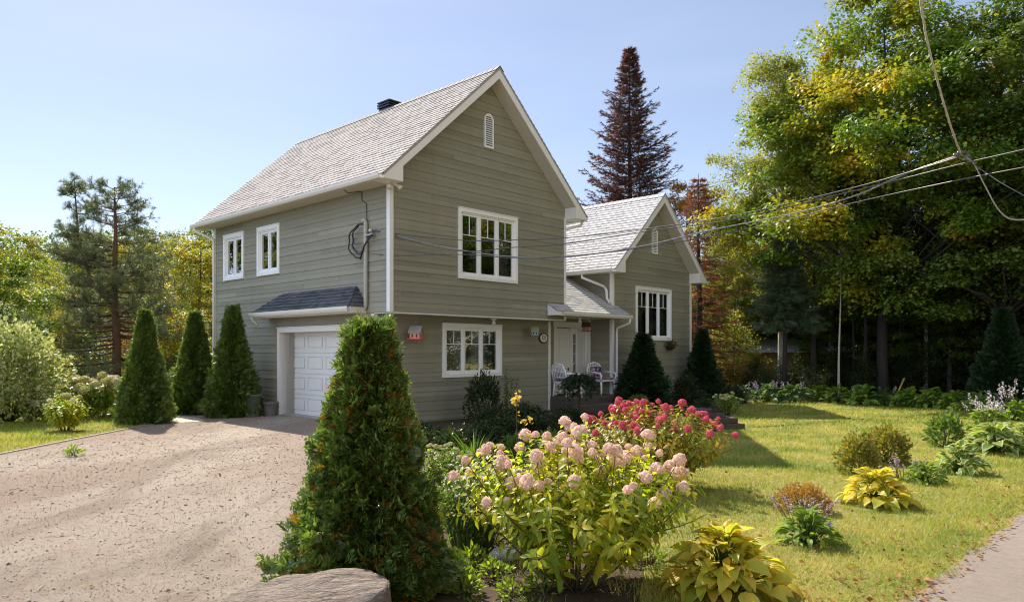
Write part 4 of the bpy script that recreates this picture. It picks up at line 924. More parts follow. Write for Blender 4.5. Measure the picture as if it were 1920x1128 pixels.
def broad(seed, H, prof, clumps, per, size, tr, sig, tmpl=LEAF, flat=.6, mat=None, bark=None, z0=.0, edge=.45, nlimb=40, lump=.25, name='tree', droop=.0, bough=0):
    r = np.random.default_rng(seed); f = crown_fn(prof); zz = np.linspace(prof[0][0], prof[-1][0], 60); wgt = f(zz) ** 1.6 + .02; zi = r.choice(zz, clumps, p=wgt / wgt.sum()) + r.normal(0, .012, clumps)
    a = r.random(clumps) * 6.283; ph = r.uniform(0, 6.28, 6)
    l = 1 + lump * (np.sin(3 * a + ph[0] + 9 * zi) * .5 + np.sin(5 * a + ph[1] - 14 * zi) * .3 + np.sin(2 * a + ph[2] + 23 * zi) * .4)
    R = f(zi) * l * r.random(clumps) ** edge; C = np.column_stack([R * np.cos(a), R * np.sin(a), zi * H])
    if bough: V, T = bough_cloud(r, C, per, bough * r.uniform(.55, 1.4, clumps), size, tmpl, flat, droop)
    else: V, T = leaf_cloud(r, C, per, sig * r.uniform(.6, 1.3, clumps), size, tmpl, flat, droop=droop)
    tips = C[r.choice(clumps, min(nlimb, clumps), False)]
    return limbs(r, H, tr, tips, bark, name + '_trunk', lean=(0, 0), hmin=prof[0][0] * .8 + .05, tops=.93), tri_mesh(name + '_crown', V, T, mat)
def tree(name, label, meshes, loc, rz=0., s=1., group=None, cat_='tree', crown='crown', mat=None, bark=None, trunk='trunk'):
    t = thing(name, label, cat_, loc, rz, group, s)
    put(trunk, meshes[0], t, mat=bark); put(crown, meshes[1], t, mat=mat)
    return t
def thuja_meshes(seed, n, H=2.0, R=.64, size=.12, prof=(.86, .96, 1.0, .88, .60, .33, .17, .03), tmpl=SPRAY):
    r = np.random.default_rng(seed)
    def ring(n, lo, hi):
        z = r.random(n * 3) ** 1.35; z = z[:n]
        pr_ = np.interp(z, [0, .04, .12, .3, .6, .85, .96, 1.0], prof)
        a = r.random(n) * 6.283; l = 1 + .10 * np.sin(4 * a + 11 * z) + .08 * np.sin(7 * a - 17 * z + 1) + .07 * np.sin(25 * z + 2 * a)
        rr = R * pr_ * l * r.uniform(lo, hi, n); return a, z, rr
    a, z, rr = ring(n, .80, 1.04)
    nc = 150; ac = np.arange(nc) * 2.39996; zc = 1 - np.sqrt(np.linspace(.99, .0008, nc)); zc = np.clip(zc + r.normal(0, .015, nc), 0, 1); Rz = lambda q: R * np.interp(q, [0, .12, .6, 1], [.95, 1, .6, .08])
    dist = np.full(n, 9.); which = np.zeros(n, int)
    for j in range(nc):
        da = (a - ac[j] + math.pi) % (2 * math.pi) - math.pi; dd = np.sqrt((da * Rz(z)) ** 2 + ((z - zc[j]) * H) ** 2); kk = dd < dist; dist[kk] = dd[kk]; which[kk] = j
    big = r.uniform(.45, 1.5, nc)[which]
    rr = rr * (.76 + .31 * big * np.exp(-(dist / .085) ** 2)); P = np.column_stack([rr * np.cos(a), rr * np.sin(a), z * H])
    o_ = np.column_stack([np.cos(a), np.sin(a), np.zeros(n)]); tg = np.column_stack([-np.sin(a), np.cos(a), np.zeros(n)])
    D = o_ * r.uniform(.4, 1.1, n)[:, None] + np.array((0, 0, 1.)) * (r.uniform(-.25, .75, n) + .8 * z ** 3)[:, None] + tg * r.normal(0, .35, n)[:, None]
    N_ = tg * r.normal(0, .6, n)[:, None] + np.array((0, 0, 1.)) * r.uniform(.1, 1.0, n)[:, None] + o_ * r.uniform(.0, .9, n)[:, None]
    A = scatter(*tmpl, P, D, N_, size * r.uniform(.6, 1.25, n) * np.interp(z, [0, .7, .9, 1], [1, 1, .75, .6]))
    k = n // 4; a, z, rr = ring(k, .55, .96); P = np.column_stack([rr * np.cos(a), rr * np.sin(a), z * H]); o_ = np.column_stack([np.cos(a), np.sin(a), r.uniform(-.6, .5, k)])
    B = scatter(*SPRAY, P, o_, rdir(r, k) + (0, 0, .3), size * r.uniform(.6, 1.2, k))
    k = n // 3; a, z, rr = ring(k, .3, .7); P = np.column_stack([rr * np.cos(a), rr * np.sin(a), z * H]); o_ = np.column_stack([np.cos(a), np.sin(a), r.uniform(-.6, .8, k)])
    C = scatter(*SPRAY, P, o_, rdir(r, k), size * 1.5 * r.uniform(.7, 1.2, k))
    V, T, Mi = cat([(*A, 0), (*B, 1), (*C, 0)])
    return V, T, Mi
def thuja_trunk(H, R, seed):
    r = np.random.default_rng(seed); mb = MB(); mb.tube([(0, 0, -.03), (.01, 0, H * .5), (0, .01, H * .95)], [R * .09, R * .055, .006], 7)
    for k in range(26):
        z = H * (.03 + .9 * k / 26); a = r.random() * 6.28; l = R * .7 * (1 - z / H); mb.tube([(0, 0, z), (l * math.cos(a), l * math.sin(a), z + .25 * l)], [R * .02, .004], 4)
    return mb.mesh('cedar_trunk', M['bark'], True)
def cedar(label, loc, H, wd, mesh, rz=0., mat=None, group='cone shaped cedars', name='cedar_tree'):
    t = thing(name, label, 'cedar', loc, rz, group, (wd / 1.48, wd / 1.48, H / 2.07))
    put('trunk', TT, t); o = put('foliage', mesh, t)
    if mat is not None:
        for sl_, mm in zip(o.material_slots, mat): sl_.link = 'OBJECT'; sl_.material = mm
    return t
TT = thuja_trunk(2.0, .64, 3)
V, T, Mi = thuja_meshes(5, 7600, size=.145, tmpl=FAN, prof=(.90, .99, 1.0, .81, .50, .25, .12, .015)); TH1 = tri_mesh('cedar_foliage', V, T, [M['thuja'], M['thuja_brown']], Mi)
V, T, Mi = thuja_meshes(9, 9500, size=.105, prof=(.88, 1.0, .99, .82, .50, .25, .12, .02)); TH2 = tri_mesh('cedar_foliage', V, T, [M['thuja'], M['thuja_brown']], Mi)
cedar('big cone shaped cedar in the foreground behind the flat boulder', G(692, 1112), 1.90, 1.16, TH1)
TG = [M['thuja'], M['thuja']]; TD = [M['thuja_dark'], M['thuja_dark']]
cedar('free standing cone cedar at the lawn edge left of the drive', G(272, 793), 2.66, 1.32, TH2, 1.0, TG)
cedar('cone cedar at the far corner of the house, behind the bin cedar', G(366, 775), 2.75, 1.5, TH2, 2.3, TG)
cedar('cone cedar right behind the grey green bin, against the garage wall', G(437, 780), 2.85, 1.52, TH2, 4.0, TG)
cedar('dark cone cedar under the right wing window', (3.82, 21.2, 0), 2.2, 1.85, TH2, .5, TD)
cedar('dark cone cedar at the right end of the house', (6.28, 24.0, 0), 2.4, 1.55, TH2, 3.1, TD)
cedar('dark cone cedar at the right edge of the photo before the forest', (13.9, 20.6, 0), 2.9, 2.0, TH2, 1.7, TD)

# ---- flowering shrubs
FLOR = (np.array([(0, 0, 0), (.5, .12, .12), (0, .55, .16), (-.5, .12, .12), (.45, -.25, .1), (0, -.55, .16), (-.45, -.25, .1)], float), np.array([(0, 1, 2), (0, 2, 3), (0, 4, 1), (0, 5, 4), (0, 6, 5), (0, 3, 6)]))
def head_mesh(seed, mat, n=260, rx=.055, rz=.062, fs=.0165):
    r = np.random.default_rng(seed); d = rdir(r, n); d[:, 2] = np.where(d[:, 2] < -.55, -d[:, 2], d[:, 2])
    sc = 1 - .28 * np.clip(d[:, 2], 0, 1); P = d * np.array((rx, rx, rz)) * (sc * r.uniform(.86, 1.08, n))[:, None]; P[:, :2] *= (1 - .25 * np.clip(P[:, 2:] / rz, 0, 1))
    V, T = scatter(*FLOR, P, np.cross(d, rdir(r, n)), d + r.normal(0, .35, (n, 3)), fs * r.uniform(.75, 1.25, n))
    core = MB(); core.lathe([(rx * .15, -rz * .9), (rx * .7, -rz * .5), (rx * .82, 0), (rx * .6, rz * .55), (rx * .1, rz * .8)], 8)
    cv, ct = mbtri(core); V, T, _ = cat([(V, T), (cv, ct)])
    return tri_mesh('flower_head', V, T, mat)
def bez(p0, p1, p2, n=6): return [p0 * (1 - t) ** 2 + p1 * 2 * t * (1 - t) + p2 * t * t for t in np.linspace(0, 1, n)]
def hydrangea(name, label, loc, seed, H, R, stems, heads, lmat, hmeshes, hs=1., leafs=.105, hmin=.45, shoots=2, fill=0, group=None, cat_='flowering shrub', base_r=.12, low_heads=None, fall=.38, scat=.3):
    r = np.random.default_rng(seed); t = thing(name, label, cat_, loc, 0, group)
    mb = MB(); tips = []; LP, LD, LN, LS = [], [], [], []
    def foliage(path, t0, step, s):
        for a, b in zip(path[:-1], path[1:]):
            pass
        L_ = sum((b - a).length for a, b in zip(path[:-1], path[1:])); m_ = int(L_ / step); ang = r.uniform(0, 3.14)
        for k in range(m_ + 1):
            u = k / max(1, m_)
            if u < t0: continue
            q = u * (len(path) - 1); i = min(int(q), len(path) - 2); p = path[i].lerp(path[i + 1], q - i); d = (path[i + 1] - path[i]).normalized(); x = d.orthogonal().normalized(); y = d.cross(x); ang += 1.57
            for sgn in (0, 3.14):
                o_ = x * math.cos(ang + sgn) + y * math.sin(ang + sgn); dd = o_ + d * r.uniform(.0, .5) + Vector((0, 0, r.uniform(-.55, .15)))
                LP.append(p + o_ * .012); LD.append(dd); LN.append(d + Vector(r.normal(0, .25, 3)) + Vector((0, 0, .5))); LS.append(s * r.uniform(.7, 1.2) * (1.05 - .25 * u))
    for k in range(stems):
        a = 6.283 * (k + r.uniform(-.3, .3)) / stems * 1.0; rr = R * math.sqrt(r.uniform(.06, 1)); h = H * (1 - fall * (rr / R) ** 2) * r.uniform(.88, 1.06)
        tip = Vector((rr * math.cos(a), rr * math.sin(a), h)); b0 = Vector((base_r * r.uniform(.1, 1) * math.cos(a), base_r * r.uniform(.1, 1) * math.sin(a), -.01)); c = Vector((tip.x * .55, tip.y * .55, h * .35)); c += Vector(r.normal(0, .04, 3)) * H
        path = [Vector(p) for p in bez(np.array(b0), np.array(c), np.array(tip), 7)]
        mb.tube(path, [.008, .0075, .007, .006, .005, .004, .003], 5); tips.append((tip, path[-1] - path[-2])); foliage(path, hmin, .030, leafs)
        for q in range(shoots):
            i = int(r.integers(2, 5)); p = path[i]; a2 = r.uniform(0, 6.283); l = R * r.uniform(.25, .5); e = Vector((p.x + l * math.cos(a2), p.y + l * math.sin(a2), 0)); ed_ = math.hypot(e.x, e.y); e.z = max(p.z + .05, H * (1 - .40 * min(1.3, (ed_ / R) ** 2)) * r.uniform(.72, 1.0)); c = p.lerp(e, .6) - Vector((0, 0, .12 * l))
            pt = [Vector(v_) for v_ in bez(np.array(p), np.array(c), np.array(e), 5)]; mb.tube(pt, [.006, .005, .004, .004, .003], 4); tips.append((e, pt[-1] - pt[-2])); foliage(pt, .15, .032, leafs * .9)
    mb.build('stem', M['stem'], t, True)
    arr = lambda q: np.array([tuple(v_) for v_ in q])
    V, T = scatter(*LANCE, arr(LP), arr(LD), arr(LN), np.array(LS)); put('foliage', tri_mesh('foliage', V, T, lmat, smooth=True), t)
    tips.sort(key=lambda q: -(q[0].z + scat * r.random() * H)); low = tips[heads:][-4:]; tips = tips[:heads] + (low if low_heads else [])
    for k, (p, d) in enumerate(tips):
        hm = hmeshes if k < heads else low_heads; o = put('flower_head', hm[int(r.integers(len(hm)))], t); o.location = p + d.normalized() * .03; q = d.normalized().lerp(Vector((r.normal(0, .3), r.normal(0, .3), .8)), .5).to_track_quat('Z', 'Y'); o.rotation_euler = q.to_euler(); s = hs * r.uniform(.55, 1.25); o.scale = (s, s, s * r.uniform(.9, 1.25))
    return t
PK = [head_mesh(k, M['pink']) for k in range(4)]; RD_ = [head_mesh(10 + k, M['red'], 170, .05, .055, .018) for k in range(3)]; CR = [head_mesh(20 + k, M['cream_fl'], 110, .06, .055, .024) for k in range(3)]
CL = [head_mesh(50 + k, M['lime_head'], 110, .06, .05, .024) for k in range(2)] + CR[:1]
hydrangea('pink_hydrangea', 'tall hydrangea with pale pink flower heads in the foreground bed', G(1080, 1102), 3, 1.13, .93, 40, 96, M['hyd_leaf'], PK, .76, .098, .36, 3, fall=.30, scat=.42)
hydrangea('red_hydrangea', 'hydrangea with raspberry red flower heads behind the pink one', G(1222, 915), 8, 1.08, 1.0, 38, 98, M['hyd_leaf_gold'], RD_, .84, .10, .3, 3)
hydrangea('lime_hydrangea', 'wide cream flowered hydrangea behind the left lawn', G(178, 782), 12, 1.0, 1.15, 26, 40, M['lime_leaf'], CL, 1.9, .16, .3, 2, base_r=.5)
hydrangea('lime_hydrangea', 'small bushy hydrangea on a short stem on the left lawn', G(122, 808), 14, .72, .52, 18, 5, M['hyd_leaf'], CL, 1.3, .13, .35, 2)
hydrangea('lime_hydrangea', 'low cream flowered hydrangea at the far left behind the small bushy one', G(70, 790), 16, .5, .5, 12, 16, M['lime_leaf'], CL, 1.8, .13, .3, 2, base_r=.3)
hydrangea('sedum_clump', 'pale flowered sedum on the timber planter at the lawn', G(1362, 776), 18, .55, .42, 20, 26, M['lime_leaf'], [head_mesh(40, M['lime_head'], 90, .05, .03, .018)], 1.0, .085, .15, 2, base_r=.2, cat_='plant')

# ---- hostas
def hosta_leaf(nl=6, arch=.45, wid=.5):
    v, uv, f = [], [], []
    for i in range(nl + 1):
        t = i / nl; ww = wid * (math.sin(math.pi * min(1, (t * .92 + .08)) ** .75)) * .5 if t < 1 else 0
        ww = max(ww, .0) if t > 0 else .06
        for j, x in enumerate((-1, -.5, 0, .5, 1)):
            cup = .16 * ww * (x * x) ; z = arch * (t * .9 - 1.35 * t * t) + cup; y = t * (1 - .12 * t)
            v.append((x * ww, y, z)); uv.append((.5 + x * .5, t))
    for i in range(nl):
        for j in range(4):
            a = i * 5 + j; f += [(a, a + 1, a + 6), (a, a + 6, a + 5)]
    return np.array(v, float), np.array(f), np.array(uv, float)
HL = hosta_leaf(); HL2 = hosta_leaf(6, .5, .38)
def hosta(label, loc, R, H, n, mat, seed, tmpl=HL, spikes=0, spike_mat=None, sh=.5, group='hostas along the lawn', name='hosta', fl=1.0, lf=.74):
    n = int(n * 2.1)
    r = np.random.default_rng(seed); t = thing(name, label, 'hosta', loc, r.uniform(0, 6), group)
    a = np.arange(n) * 2.39996 + r.normal(0, .25, n); q = (np.arange(n) + .5) / n                     # inner leaves first
    rad = R * (.05 + .62 * q) * r.uniform(.65, 1.2, n); z = H * (1.0 - .80 * q ** 1.3) * r.uniform(.8, 1.1, n)
    o_ = np.column_stack([np.cos(a), np.sin(a), np.zeros(n)]); tgt = np.column_stack([-np.sin(a), np.cos(a), np.zeros(n)])
    P = o_ * rad[:, None] + np.array((0, 0, 1.)) * z[:, None]; ele = .75 - 1.15 * q + r.normal(0, .32, n)
    D = o_ + np.array((0, 0, 1.)) * ele[:, None] + tgt * r.normal(0, .45, n)[:, None]; N_ = np.array((0, 0, 1.)) - o_ * (ele * .6)[:, None] + r.normal(0, .4, (n, 3))
    sz = lf * R * r.uniform(.28, .64, n) * (.8 + .3 * q); V, T = scatter(tmpl[0], tmpl[1], P, D, N_, sz, sz * r.uniform(.85, 1.2, n))
    put('foliage', tri_mesh('foliage', V, T, mat, smooth=True, uv=np.tile(tmpl[2], (n, 1))), t)
    mb = MB()
    for k in range(0, n, 2): mb.tube([(0.03 * math.cos(a[k]), .03 * math.sin(a[k]), 0), tuple(P[k] * np.array((.6, .6, .75))), tuple(P[k])], [.006, .005, .004], 4)
    put('leaf_stalk', mb.mesh('leaf_stalk', M['fine_leaf'], True), t)
    if spikes: flower_spikes(r, t, spikes, R * .75, H * .5, sh, spike_mat, fl)
    return t
BELL = (np.array([(0, 0, 0), (.28, .7, .05), (0, 1, .2), (-.28, .7, .05), (0, .7, -.3)], float), np.array([(0, 1, 2), (0, 2, 3), (0, 4, 1), (0, 3, 4)]))
def flower_spikes(r, t, n, R, z0, h, mat, fl=1.0, per=16):
    mb = MB(); P, D = [], []
    for k in range(n):
        a = r.uniform(0, 6.28); q = R * math.sqrt(r.random()); b = Vector((q * .5 * math.cos(a), q * .5 * math.sin(a), z0 * .3)); l = h * r.uniform(.7, 1.15); e = Vector((q * 1.2 * math.cos(a) + r.normal(0, .05), q * 1.2 * math.sin(a) + r.normal(0, .05), z0 + l))
        pt = [Vector(x) for x in bez(np.array(b), np.array((b + e) / 2 + Vector((0, 0, l * .15))), np.array(e), 6)]; mb.tube(pt, [.004, .004, .0035, .003, .003, .002], 4)
        for m_ in range(per):
            u = 3 + 2 * m_ / per; i = int(u); p = pt[i].lerp(pt[i + 1], u - i); P.append(p); D.append(Vector((r.normal(), r.normal(), -.3)))
    put('flower_stalk', mb.mesh('flower_stalk', M['stem'], True), t)
    P = np.array([tuple(p) for p in P]); D = np.array([tuple(p) for p in D]); V, T = scatter(*BELL, P, D, rdir(r, len(P)), .034 * fl * r.uniform(.7, 1.2, len(P))); put('blossom', tri_mesh('blossom', V, T, mat), t)
hosta('large golden hosta in the foreground, right of the pink hydrangea', G(1358, 1112), .50, .42, 120, M['hosta_gold'], 1)
hosta('golden hosta in the middle of the lawn beside the orange barberry', G(1643, 945), .46, .34, 100, M['hosta_gold'], 2)
hosta('round green hosta with lavender flowers in front of the barberry', G(1515, 1020), .34, .28, 80, M['hosta_green'], 3, HL2, 2, M['lav'], .10)
hosta('small green hosta beside the cream edged ones near the road', G(1736, 906), .32, .24, 60, M['hosta_green'], 4, HL2)
hosta('cream edged hosta between the small green hosta and the large one', G(1800, 886), .44, .34, 70, M['hosta_var'], 5)
hosta('wide cream edged hosta with white flower stalks at the right edge', G(1868, 850), .62, .42, 90, M['hosta_var'], 6, HL, 0, M['whitefl'], .5)
hosta('cream edged hosta cut by the right edge of the photo', G(1925, 848), .5, .40, 70, M['hosta_var'], 16, HL, 0, M['whitefl'], .5)
hosta('green hosta with many white flower stalks at the right edge', G(1850, 806), .62, .40, 60, M['hosta_green'], 7, HL2, 16, M['whitefl'], .5, fl=1.35)
hosta('white flowering hosta behind the lone peony at the right', G(1905, 790), .62, .40, 60, M['hosta_green'], 8, HL2, 14, M['whitefl'], .75, fl=1.4)
# the border along the forest edge
bx = [(1395, 758, 0), (1440, 757, 1), (1490, 757, 0), (1535, 757, 2), (1572, 759, 3), (1618, 762, 4), (1660, 764, 5), (1702, 766, 3), (1745, 768, 6), (1790, 772, 3), (1835, 778, 4), (1880, 778, 5)]
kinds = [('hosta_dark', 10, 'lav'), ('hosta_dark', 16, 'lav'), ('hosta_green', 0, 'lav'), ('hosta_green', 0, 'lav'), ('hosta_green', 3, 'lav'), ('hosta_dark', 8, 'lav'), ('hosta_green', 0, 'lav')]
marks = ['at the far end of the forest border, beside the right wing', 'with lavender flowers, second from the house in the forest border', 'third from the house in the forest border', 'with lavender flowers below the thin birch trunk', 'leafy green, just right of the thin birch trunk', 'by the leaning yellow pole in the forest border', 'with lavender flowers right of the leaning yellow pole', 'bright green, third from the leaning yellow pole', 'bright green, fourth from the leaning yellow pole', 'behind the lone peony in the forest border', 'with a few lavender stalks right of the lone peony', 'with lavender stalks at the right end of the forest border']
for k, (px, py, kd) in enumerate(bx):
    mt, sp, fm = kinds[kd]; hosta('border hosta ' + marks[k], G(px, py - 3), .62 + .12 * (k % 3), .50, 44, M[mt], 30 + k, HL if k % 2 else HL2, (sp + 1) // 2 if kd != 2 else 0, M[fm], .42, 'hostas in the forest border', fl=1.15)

# ---- generic mound shrubs
def shrub_meshes(seed, R, H, n, size, mat, tmpl=LEAF, lump=.2, stems=20, solid=.55, name='shrub', base=.0, smooth=False):
    r = np.random.default_rng(seed); d = rdir(r, n); d[:, 2] = np.abs(d[:, 2]) if base == 0 else np.where(d[:, 2] < -base, -d[:, 2], d[:, 2]); ph = r.uniform(0, 6.28, 3); a = np.arctan2(d[:, 1], d[:, 0])
    l = 1 + lump * (np.sin(4 * a + ph[0] + 5 * d[:, 2]) * .5 + np.sin(7 * a + ph[1]) * .35 + np.sin(9 * d[:, 2] + ph[2] + 2 * a) * .4)
    q = (solid + (1 - solid) * r.random(n)) * l; P = d * np.array((R, R, H)) * q[:, None]
    if base: P[:, 2] += H * base
    P[:, 2] = np.maximum(P[:, 2], .01); D = d + r.normal(0, .5, (n, 3)) + (0, 0, .25); V, T = scatter(*tmpl, P, D, rdir(r, n) + (0, 0, .7), size * r.uniform(.65, 1.3, n))
    mb = MB()
    for k in range(stems):
        dd = d[k]; e = dd * np.array((R, R, H)) * .85; e[2] = max(.02, e[2] + H * base); mb.tube([(.03 * dd[0], .03 * dd[1], 0), (e[0] * .5, e[1] * .5, e[2] * .6), tuple(e)], [.008, .006, .003], 4)
    return mb.mesh(name + '_stem', M['stem'], True), tri_mesh(name + '_foliage', V, T, mat)
def shrub(name, label, loc, ms, s=1., rz=0., group=None, cat_='shrub', mat=None):
    return tree(name, label, ms, loc, rz, s, group, cat_, 'foliage', mat, None, 'stem')
SP = shrub_meshes(1, .30, .42, 2400, .046, M['spirea'], base=.25)
shrub('spirea_bush', 'rust tinted spirea, the front one of the pair on the lawn', G(1610, 890), SP, (.88, .88, 1.05)); shrub('spirea_bush', 'rust tinted spirea, the rear one of the pair on the lawn', G(1662, 868), SP, (1.12, 1.1, 1.05), 2)
BB = shrub_meshes(2, .24, .27, 3000, .022, M['barberry'], base=.2, lump=.1)
shrub('barberry_bush', 'small clipped orange barberry behind the lavender flowers', G(1505, 958), BB, (1.2, 1.2, .92))
PE = shrub_meshes(3, .26, .30, 420, .11, M['fine_leaf'], LANCE, base=.55, stems=12)
shrub('peony_plant', 'lone leafy peony on bare stems right of the spireas', G(1773, 838), PE, (1.05, 1.05, 1.15))
BX = shrub_meshes(4, .32, .30, 3600, .03, M['fine_leaf'], base=.35, lump=.07)
shrub('boxwood_ball', 'clipped boxwood ball in sun left of the dark wing cedar', G(1197, 772), BX, 1.15)
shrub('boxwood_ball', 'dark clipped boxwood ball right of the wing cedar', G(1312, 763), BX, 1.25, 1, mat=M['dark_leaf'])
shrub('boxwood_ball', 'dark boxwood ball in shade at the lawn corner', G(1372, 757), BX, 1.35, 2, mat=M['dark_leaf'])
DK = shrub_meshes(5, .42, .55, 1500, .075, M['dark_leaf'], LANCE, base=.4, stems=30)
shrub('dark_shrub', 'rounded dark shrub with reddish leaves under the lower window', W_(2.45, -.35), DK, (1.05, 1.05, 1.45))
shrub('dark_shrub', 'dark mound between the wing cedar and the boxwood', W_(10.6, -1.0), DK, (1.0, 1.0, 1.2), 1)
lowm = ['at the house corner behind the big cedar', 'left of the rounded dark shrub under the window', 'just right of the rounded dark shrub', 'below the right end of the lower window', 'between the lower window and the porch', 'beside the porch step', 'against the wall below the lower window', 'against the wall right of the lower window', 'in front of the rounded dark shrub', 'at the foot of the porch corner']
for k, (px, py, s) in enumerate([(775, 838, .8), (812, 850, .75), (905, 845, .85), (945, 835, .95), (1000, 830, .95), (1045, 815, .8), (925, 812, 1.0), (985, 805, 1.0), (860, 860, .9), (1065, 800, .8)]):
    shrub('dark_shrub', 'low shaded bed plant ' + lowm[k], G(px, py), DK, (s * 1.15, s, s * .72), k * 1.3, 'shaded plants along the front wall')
FERN = shrub_meshes(6, .3, .34, 700, .09, M['fine_leaf'], LANCE, base=.3)
for k, (px, py, s, lb) in enumerate([(975, 860, .85, 'fresh green low plant in front of the shaded wall plants'), (850, 905, .9, 'leafy plant left of the iris clump'), (1030, 850, .8, 'low green plant in the shade near the porch')]): shrub('garden_plant', lb, G(px, py), FERN, s, k)
# tall thin plant, iris, day lily, white phlox-like bush, weeping standard
t = thing('tall_plant', 'tall slender leafy stalks right of the rounded dark shrub', 'plant', W_(3.45, -.25)); r = np.random.default_rng(5); mb = MB(); P = []
for k in range(5):
    x, y = r.normal(0, .08, 2); h = r.uniform(.9, 1.25); mb.tube([(x, y, 0), (x * 1.3, y * 1.3, h)], [.008, .003], 5); P += [(x * (1 + .3 * u), y * (1 + .3 * u), h * u) for u in np.linspace(.2, 1, 40)]
mb.build('stem', M['stem'], t); P = np.array(P); V, T = scatter(*LANCE, P, rdir(r, len(P)) * (1, 1, .3), rdir(r, len(P)) + (0, 0, 1), .10 * r.uniform(.6, 1.2, len(P))); put('foliage', tri_mesh('foliage', V, T, M['fine_leaf']), t)
STRAP = strap_template(5, .35, 1.0)
def blades(name, label, loc, n, R, h, wd, mat, seed, spread=.5, cat_='plant'):
    r = np.random.default_rng(seed); t = thing(name, label, cat_, loc); a = r.random(n) * 6.283; q = np.sqrt(r.random(n)); P = np.column_stack([np.cos(a) * q * R, np.sin(a) * q * R, np.zeros(n)])
    D = np.column_stack([np.cos(a) * q * spread, np.sin(a) * q * spread, np.ones(n)]); N_ = np.column_stack([np.cos(a), np.sin(a), r.normal(0, .2, n)])
    hh = h * r.uniform(.6, 1.1, n); V, T = scatter(*STRAP, P, D, -N_, hh, wd * r.uniform(.8, 1.2, n)); V2 = V
    put('foliage', tri_mesh('foliage', V2, T, mat, smooth=True), t); return t
blades('iris_clump', 'sword leaved iris clump behind the pink hydrangea', G(888, 868), 46, .22, .62, .036, M['iris'], 3, .45)
t = blades('day_lily', 'yellow flowered lily behind the left of the pink hydrangea', G(968, 872), 24, .15, .45, .02, M['iris'], 4, .7)
mb = MB(); mb.tube([(0, 0, 0), (.01, 0, .5), (.0, 0, .98)], [.007, .006, .004], 5); mb.tube([(0.02, 0, 0), (.09, -.02, .5), (.15, -.04, .68)], [.006, .005, .004], 5); mb.build('flower_stalk', M['stem'], t)
r = np.random.default_rng(6); P = np.concatenate([r.normal(0, 1, (26, 3)) * (.035, .035, .07) + (0, 0, .95), r.normal(0, 1, (16, 3)) * (.05, .04, .035) + (.16, -.04, .68)]); V, T = scatter(*FLOR, P, rdir(r, len(P)), rdir(r, len(P)), .05 * r.uniform(.7, 1.2, len(P))); put('blossom', tri_mesh('blossom', V, T, M['yellowfl']), t)
t = thing('white_flower_clump', 'bushy fine stemmed plant dotted with tiny white flowers', 'plant', G(888, 1030)); r = np.random.default_rng(8); n = 240
a = r.random(n) * 6.283; q = np.sqrt(r.random(n)); B = np.column_stack([np.cos(a) * q * .18, np.sin(a) * q * .18, np.zeros(n)]); Tp = np.column_stack([np.cos(a) * q * .33, np.sin(a) * q * .33, (.72 - .22 * q * q) * r.uniform(.75, 1.05, n)]); mb = MB()
for k in range(n): mb.tube([tuple(B[k]), tuple((B[k] + Tp[k]) / 2 + (0, 0, .03)), tuple(Tp[k])], [.0035, .003, .0015], 3, cap=False)
mb.build('stem', M['fine_leaf'], t); u = r.uniform(.3, 1, (n, 16, 1)); P = (B[:, None] * (1 - u) + Tp[:, None] * u).reshape(-1, 3); V, T = scatter(*LEAF, P, rdir(r, len(P)) + (0, 0, .5), rdir(r, len(P)), .042 * r.uniform(.7, 1.2, len(P)), .022); put('foliage', tri_mesh('foliage', V, T, M['fine_leaf']), t)
P = Tp[r.random(n) < .8]; P = np.concatenate([P + r.normal(0, .012, P.shape) for _ in range(2)]); V, T = scatter(*FLOR, P, rdir(r, len(P)), rdir(r, len(P)) + (0, 0, 1.2), .017 * r.uniform(.7, 1.2, len(P))); put('blossom', tri_mesh('blossom', V, T, M['whitefl']), t)
hydrangea('sedum_clump', 'pale yellow flowered plant between the big cedar and iris', G(835, 965), 22, .72, .42, 18, 30, M['lime_leaf'], [head_mesh(41, M['lime_head'], 90, .05, .03, .018)], .6, .085, .3, 2, base_r=.2, cat_='plant')
# weeping standard by the porch
t = thing('weeping_shrub', 'small dark weeping shrub on a thin trunk in front of the porch', 'shrub', W_(4.8, -1.35), scale=.80); r = np.random.default_rng(9); mb = MB(); mb.tube([(0, 0, 0), (.02, 0, .6), (0, 0, 1.2)], [.035, .03, .03], 7); P, D = [], []
for k in range(60):
    a = r.uniform(0, 6.28); l = r.uniform(.25, .62); z1 = 1.2 + r.uniform(-.05, .22); pt = [Vector(x) for x in bez(np.array((0, 0, 1.12)), np.array((l * .6 * math.cos(a), l * .6 * math.sin(a), z1 + .2)), np.array((l * math.cos(a), l * math.sin(a), z1 - r.uniform(.15, .65))), 7)]; mb.tube(pt, [.008, .007, .006, .005, .004, .003, .003], 4)
    for p in pt[2:]:
        for q in range(5): P.append(p + Vector(r.normal(0, .03, 3))); D.append(Vector(r.normal(0, .5, 3)) + Vector((math.cos(a), math.sin(a), -.8)))
mb.build('trunk', M['bark_dark'], t); P = np.array([tuple(p) for p in P]); D = np.array([tuple(p) for p in D]); V, T = scatter(*SPRAY, P, D, rdir(r, len(P)), .12 * r.uniform(.7, 1.2, len(P))); put('crown', tri_mesh('crown', V, T, M['thuja_dark']), t)
# lavender clouds round the barberry and spirea
for px, py, n, R, lb in ((1500, 985, 18, .36, 'airy lavender flower stalks around the orange barberry'), (1690, 900, 16, .34, 'airy lavender flower stalks in front of the spireas')):
    t = thing('lavender_flower_clump', lb, 'plant', G(px, py)); r = np.random.default_rng(px); flower_spikes(r, t, n, R, .08, .20, M['lav'], .6, 12)
